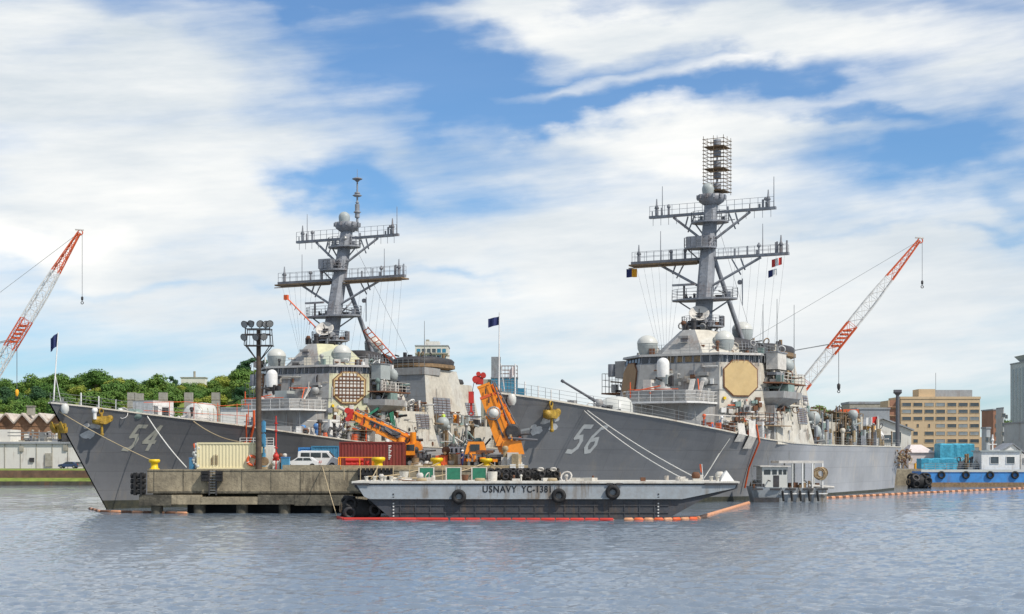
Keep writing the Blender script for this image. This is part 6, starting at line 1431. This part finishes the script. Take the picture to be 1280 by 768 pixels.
b = MB('pinkw'); Y2 = 296; b.prism([(PX(1136, Y2), Y2), (PX(1168, Y2), Y2), (PX(1168, Y2), Y2 + 6), (PX(1136, Y2), Y2 + 6)], 3.06, PZ(566, Y2)); b.loft([[(PX(1135, Y2), Y2 - .3, PZ(566, Y2)), (PX(1169, Y2), Y2 - .3, PZ(566, Y2)), (PX(1169, Y2), Y2 + 6.3, PZ(566, Y2)), (PX(1135, Y2), Y2 + 6.3, PZ(566, Y2))], [(PX(1142, Y2), Y2 + 2, PZ(556, Y2)), (PX(1155, Y2), Y2 + 2, PZ(556, Y2)), (PX(1155, Y2), Y2 + 4, PZ(556, Y2)), (PX(1142, Y2), Y2 + 4, PZ(556, Y2))]], 'pinkw'); b.clutter(PX(1140, Y2), PX(1160, Y2), Y2 - 3, Y2 - 1, 3.06, 14, 4, ['wood', 'amber', 'conclite', 'dark'], 1.6, .3, 1.2); simple(b, 'canvas_tent', 'pinkish white canvas tent on the quay behind the blue barge', 'tent')
pb = thing('patrol_boat', 'small white boat with a stepped mast beyond the blue barge', 'boat', (PX(1242, 286.8), 286.8, 0))
b = MB('white'); b.loft([[(-3.2, -1.2, 1.2), (3, -1.4, 1.2), (3.2, 1.4, 1.2), (-3.2, 1.2, 1.2)], [(-3.6, -1.4, 3.4), (3.2, -1.6, 3.4), (3.4, 1.6, 3.4), (-3.6, 1.4, 3.4)]]); b.build('hull', pb)
b = MB('white'); b.bb(-1.9, 1.7, -1.2, 1.2, 3.41, 5.4); b.bb(-1.2, .9, -1., 1., 5.41, 6.6); b.build('cabin', pb); b = MB('glass'); b.bb(-1.1, .8, -1.03, -1., 5.7, 6.3); b.build('window', pb)
b = MB('white'); b.tube((-.2, 0, 6.6), (-.2, 0, 9.4), .14); b.tube((-1., 0, 7.6), (.6, 0, 7.6), .08); b.ball((-.2, 0, 8.4), .3, 8); b.build('mast', pb)
wh = thing('white_house', 'small white gabled house on the quay at the far right', 'house', (PX(1262, 300), 300, 3.06)); b = MB('white'); pts = [(-3, 0), (3.2, 0), (3.2, 2.4), (.6, 4.6), (-3, 2.4)]; b.loft([[(x, 0, z) for x, z in pts], [(x, 6, z) for x, z in pts]]); b.build('wall', wh)
b = MB('mast'); b.loft([[(.6, -.3, 4.65), (.6, 6.3, 4.65), (-3.3, 6.3, 2.4), (-3.3, -.3, 2.4)], [(.6, -.3, 4.9), (.6, 6.3, 4.9), (-3.3, 6.3, 2.65), (-3.3, -.3, 2.65)]]); b.loft([[(.6, -.3, 4.65), (.6, 6.3, 4.65), (3.5, 6.3, 2.4), (3.5, -.3, 2.4)], [(.6, -.3, 4.9), (.6, 6.3, 4.9), (3.5, 6.3, 2.65), (3.5, -.3, 2.65)]]); b.build('roof', wh); window(wh, 0, 1.2, .6, 2., 0, 'white')
b = MB('amber'); b.bb(PX(1236, 288), PX(1345, 288), 288, 288.6, 2.5, 3.3, 'yellow'); b.bb(PX(1236, 288), PX(1345, 288), 288.1, 288.5, .2, 2.5, 'dark'); simple(b, 'yellow_pontoon', 'long yellow edged pontoon behind the blue barge', 'pontoon')

# ------------------------------------------------------------------ lattice cranes
def lattice(par, a, b, w0, w1, bands, name='boom'):
    a, b = Vector(a), Vector(b); d = (b - a).normalized(); L_ = (b - a).length; s_ = Vector((0, 1, 0)); u = s_.cross(d).normalized()
    tot = 0
    for t0, t1, m in bands:
        q = MB(m); wd = lambda t: w0 + (w1 - w0) * max(0, (t - .72) / .28) if t > .72 else w0
        def corner(t, i, j): return a + d * L_ * t + u * i * wd(t) / 2 + s_ * j * wd(t) / 2
        n = max(1, int((t1 - t0) * L_ / (w0 * 1.0)))
        for k in range(n):
            ta, tb = t0 + (t1 - t0) * k / n, t0 + (t1 - t0) * (k + 1) / n
            for i, j in ((-1, -1), (1, -1), (1, 1), (-1, 1)): q.tube(corner(ta, i, j), corner(tb, i, j), .13, n=5, cap=False)
            for (i, j), (k2, l) in (((-1, -1), (1, -1)), ((1, -1), (1, 1)), ((1, 1), (-1, 1)), ((-1, 1), (-1, -1))):
                q.tube(corner(ta, i, j), corner(tb, k2, l), .06, n=4, cap=False); q.tube(corner(tb, i, j), corner(tb, k2, l), .06, n=4, cap=False); q.tube(corner(ta, k2, l), corner(tb, i, j), .05, n=4, cap=False)
        q.build('boom_section', par)
def harbour_crane(name, label, tip, mid, foot_z, hookdrop, hook2, label_m):
    r = thing(name, label, 'crane', (0, 0, 0)); tip, mid = Vector(tip), Vector(mid); d = mid - tip; foot = tip + d * ((foot_z - tip.z) / d.z)
    bands = [(0, .22, 'white'), (.22, .33, 'redor'), (.33, .47, 'white'), (.47, .60, 'redor'), (.60, .82, 'white'), (.82, 1., 'redor')]
    lattice(r, foot, tip, 2.0, .5, bands)
    q = MB('redor'); dd = (tip - foot); m_ = foot + dd * .52
    for k in range(5): p = foot + dd * (.50 + k * .018); q.box(p.x, p.y, p.z, 1.5, 1.5, .35)
    p = tip; q.torus(p + Vector((.2, 0, 0)), .5, .12, (0, 1, 0), 12, 5); q.beam(p - Vector((.8, 0, -.6)), p + Vector((.9, 0, .5)), .3, .25, 'canvas'); q.build('boom_winch', r)
    q = MB('cable'); hk = tip + Vector((.6, 0, 0)); q.tube(hk, hk - Vector((0, 0, hookdrop)), .05, n=4); q.build('hoist_cable', r)
    q = MB('dark'); e = hk - Vector((0, 0, hookdrop)); q.lathe([(.08, .7), (.24, .5), (.22, 0), (.1, -.2)], e, 10); q.torus(e - Vector((0, 0, .6)), .25, .08, (0, 1, 0), 10, 5); q.build('hook', r)
    e0 = foot + dd * .5 + Vector((.7, 0, 0)); q = MB('cable'); q.tube(e0, e0 - Vector((0, 0, hook2)), .07, n=4); q.build('second_cable', r)
    q = MB('amber' if hook2 > 0 else 'dark'); e = e0 - Vector((0, 0, hook2)); q.lathe([(.1, 1.), (.36, .75), (.33, 0), (.15, -.4)], e, 10, m=label_m); q.torus(e - Vector((0, 0, .65)), .25, .08, (0, 1, 0), 10, 5, 'dark'); q.build('second_hook', r)
    q = MB('redor'); f = foot; q.bb(f.x - 7, f.x + 1.5, f.y - 2.2, f.y + 2.2, 4.6, 7.8, 'redor'); q.bb(f.x - 7.6, f.x - 6.2, f.y - 2.4, f.y + 2.4, 4.4, 7., 'dark'); q.bb(f.x - 5, f.x + 2, f.y - 2.8, f.y - 1.7, 3.06, 4.4, 'dark'); q.bb(f.x - 5, f.x + 2, f.y + 1.7, f.y + 2.8, 3.06, 4.4, 'dark'); q.build('machinery_house', r)
    q = MB('canvas'); top = foot + Vector((-9, 0, 17)); q.tube(foot + Vector((-1, 0, 2)), top, .25); q.tube(foot + Vector((-6.5, 0, 1.5)), top, .2, m='canvas'); at = foot + dd * .5
    for y in (-.8, .8): q.tube(top + Vector((0, y, 0)), at + Vector((0, y, .5)), .1, n=4, m='steel')
    q.tube(top, tip, .05, n=4, m='steel'); q.build('pendant', r)
    return r
harbour_crane('lattice_crane', 'red and white lattice boom crane leaning in at the left edge', (PX(99, 312), 312, PZ(291, 312)), (PX(2, 312), 312, PZ(452, 312)), 6.5, (380 - 296) / F * 312, 10.5, 'amber')
harbour_crane('lattice_crane', 'red and white lattice boom crane rising behind destroyer 56', (PX(1149, 312), 312, PZ(301, 312)), (PX(1030, 312), 312, PZ(450, 312)), 6.5, (360 - 306) / F * 312, 8.5, 'dark')

# ------------------------------------------------------------------ ropes, hoses, flags
def rope(a, b, sag, r, m, label, name='mooring_rope', n=14, cat='rope', grp=None):
    q = MB(m); q.path(quadstrip_sag(a, b, sag, n), r, 6); return simple(q, name, label, cat, grp)
s54 = lambda x, z, o=.1: M54 @ side54(x, z, o); s56 = lambda x, z, o=.1: M56 @ side56(x, z, o)
bol = Vector((PX(193, 145.9), 145.7, PZT + .75))
rope(s54(.9, 9.6), bol, .2, .05, 'rope', 'brown mooring rope from the stem of 54 to the corner bollard')
rope(s54(9.2, 9.3), (PX(233, 146), 146, PZT + .2), .25, .05, 'ropewhite', 'white mooring rope crossing the number 54')
rope(s54(14.5, 8.9), P(303, 553, 150.3), .4, .055, 'rope', 'brown rope from the foredeck of 54 down to the white guard rail')
rope(s56(9.0, 9.1), (PX(852, 134), 134, 3.45), .45, .045, 'ropewhite', 'lower of the two white ropes crossing the number 56')
rope(s56(9.3, 9.15), (PX(869, 133), 133, 3.5), .3, .045, 'ropewhite', 'upper of the two white ropes crossing the number 56')
rope((PX(403, 145.1), 145.1, PZT + .3), (PX(421, 133.5), 133.5, .2), .1, .04, 'rope', 'rope running down from the pier edge to the red boom')
rope((PX(549, 147), 147, PZT + .6), (PX(460, 131.5), 131.5, 3.6), .35, .05, 'rope', 'rope from the middle bollard to the left end of the barge')
rope((PX(606, 145.8), 145.8, PZT + .6), (PX(490, 131.5), 131.5, 3.5), .5, .05, 'rope', 'long rope from the third bollard to the left end of the barge')
rope((PX(473, 146), 146, PZT + .4), (PX(464, 131.5), 131.5, 3.4), .1, .05, 'rope', 'short rope from the second bollard down to the barge')
rope((PX(612, 145.8), 145.8, PZT + .6), (PX(662, 134), 134, 3.5), .2, .05, 'rope', 'rope from the third bollard to the tyre-wrapped fender')
b = MB('redor'); b.path([s54(22, 10.2, .5), s54(22.2, 8.7, .35), s54(22.6, 6.6, .5), P(243, 556, 147.5), P(246, 570, 147)], .13, 8); b.path([s54(21, 9.8, .5), s54(21.2, 8.3, .35), s54(22., 6.8, .6), P(244, 566, 147.2)], .08, 8); simple(b, 'fire_hose', 'orange red hose hanging down the side of destroyer 54', 'hose')
b = MB('redor'); b.path([s56(39.2, 7.0, .1) + Vector((0, 0, 1.6)), s56(39.8, 6.6, .35), s56(40.2, 4., .2), s56(40.4, 1.8, .35)], .11, 8); simple(b, 'fire_hose', 'wide orange hose hanging down the side of destroyer 56', 'hose')
b = MB('ropewhite'); b.path([s56(33.4, 6.9, .1), s56(33., 5.5, .06), s56(32.6, 4.2, .05), s56(32.2, 3.2, .05)], .035); b.path([s56(32.9, 5.4, .04), s56(32.5, 4., .04), s56(32.0, 2.9, .05)], .06); simple(b, 'water_discharge', 'white streak of discharged water down the side of destroyer 56', 'water')
def flag(loc, pole_h, w_, h_, mats_, label, pole=True, droop=.3, dirx=-1, rz=0):
    r = thing('signal_flag' if not pole else 'staff_flag', label, 'flag', loc, rz)
    if pole: b = MB('white'); b.tube((0, 0, 0), (0, 0, pole_h), .07); b.build('staff', r)
    g = random.Random(int(abs(loc[0]) * 10)); n = 8
    for q, m in enumerate(mats_):
        b = MB(m); z1 = pole_h - .1; row = []
        for i in range(n + 1):
            t = (q + i / n) / len(mats_); x = dirx * w_ * t; y = .12 * math.sin(t * 9); row.append(((x, y, z1 - droop * t), (x, y * 1.3, z1 - h_ - droop * t * 1.2)))
        for (a, c), (d, e) in zip(row, row[1:]): b.add([a, d, e, c], [(0, 1, 2, 3)], m, True)
        b.build('cloth', r)
    return r
flag(M54 @ Vector((1.15, 0, 16.0)), 1.4, .75, 1.2, ['navy'], 'dark blue flag furled at the jackstaff of destroyer 54', False, .6, -1)
flag(M56 @ Vector((.6, 0, 16.0)), 1.2, 1.1, .8, ['navy'], 'dark blue flag flying from the jackstaff of destroyer 56', False, .25, -1)
flag(M56 @ Vector((4.6, .6, 9.5)), 4.2, .6, .9, ['pinkw'], 'small faded red flag on a short pole on the bow of 56', True, .5, -1)
yx = mx56(27.3)
pA = M56 @ Vector((yx, 8.6, 25.6)); flag(pA, 1.4, 1.4, 1.1, ['amber', 'navy'], 'blue and yellow signal flag under the left end of the main yard', False, .05, -1)
pB = M56 @ Vector((yx + .4, -7.4, 25.9)); flag(pB, 1.2, 1.3, 1.0, ['red', 'white', 'red'], 'red and white signal flag under the right end of the main yard', False, -.35, 1)
pC = M56 @ Vector((yx + .4, -7.0, 24.7)); flag(pC, 1.2, 1.1, .9, ['navy', 'white'], 'blue and white signal flag just below the red and white one', False, -.3, 1)
pD = M56 @ Vector((89.5, -8.8, 8.6)); flag(pD, 2.2, 1.7, 1.2, ['red', 'white'], 'red and white flag on the after deck of destroyer 56', True, .2, -1)

# ------------------------------------------------------------------ people
def person(loc, rz, label, suit, lean=0.):
    r = thing('person', label, 'person', loc, rz)
    J = dict(pel=(0, 0, .95), chest=(lean, 0, 1.35), neck=(lean * 1.2, 0, 1.5), head=(lean * 1.3, 0, 1.66), hl=(0, .1, .9), kl=(.05, .12, .5), al=(0, .13, .1), tl=(.15, .14, .04), hr=(0, -.1, .9), kr=(-.02, -.12, .5), ar=(-.08, -.13, .1), tr=(.07, -.14, .04),
             sl=(lean, .19, 1.42), el=(lean + .05, .26, 1.15), wl=(lean + .25, .22, 1.0), sr=(lean, -.19, 1.42), er=(lean + .02, -.27, 1.14), wr=(lean + .2, -.25, .95))
    E = [('pel', 'chest'), ('chest', 'neck'), ('neck', 'head'), ('pel', 'hl'), ('hl', 'kl'), ('kl', 'al'), ('al', 'tl'), ('pel', 'hr'), ('hr', 'kr'), ('kr', 'ar'), ('ar', 'tr'), ('chest', 'sl'), ('sl', 'el'), ('el', 'wl'), ('chest', 'sr'), ('sr', 'er'), ('er', 'wr')]
    RR = dict(pel=.14, chest=.16, neck=.06, head=.105, hl=.1, kl=.07, al=.05, tl=.045, hr=.1, kr=.07, ar=.05, tr=.045, sl=.075, el=.05, wl=.04, sr=.075, er=.05, wr=.04)
    def skin(nm, keys, grow, m):
        ks = [k for k in J if k in keys]; me = bpy.data.meshes.new(nm); me.from_pydata([J[k] for k in ks], [(ks.index(a), ks.index(b)) for a, b in E if a in ks and b in ks], []); me.materials.append(MATS[m])
        o = bpy.data.objects.new(nm, me); col.objects.link(o); o.parent = r; md = o.modifiers.new('skin', 'SKIN'); md.use_smooth_shade = True; o.modifiers.new('sub', 'SUBSURF').levels = 1
        if not me.skin_vertices: 
            bm = bmesh.new(); bm.from_mesh(me); bm.verts.layers.skin.verify(); bm.to_mesh(me); bm.free()
        for i, k in enumerate(ks): me.skin_vertices[0].data[i].radius = (RR[k] + grow,) * 2
        me.skin_vertices[0].data[0].use_root = True
    skin('body', set(J), 0, 'skin'); skin('coverall', set(J) - {'neck', 'head', 'tl', 'tr', 'wl', 'wr'}, .02, suit)
    h = MB('white'); h.lathe([(.15, 0), (.14, .06), (.09, .12), (.02, .15)], (J['head'][0], 0, 1.69), 14); h.build('helmet', r)
person(M54 @ Vector((68.2, -6.6, 9.4)), R(-60), 'worker in an orange coverall standing on the deckhouse of 54', 'orange')
person(M54 @ Vector((65.6, -6.4, 9.4)), R(120), 'worker in a yellow green vest leaning beside the orange one', 'hivis', .22)
person((PX(578, 146.2), 146.2, PZT + .01), R(200), 'worker in dark blue beside the crates on the pier', 'navy')
bpy.context.view_layer.update()
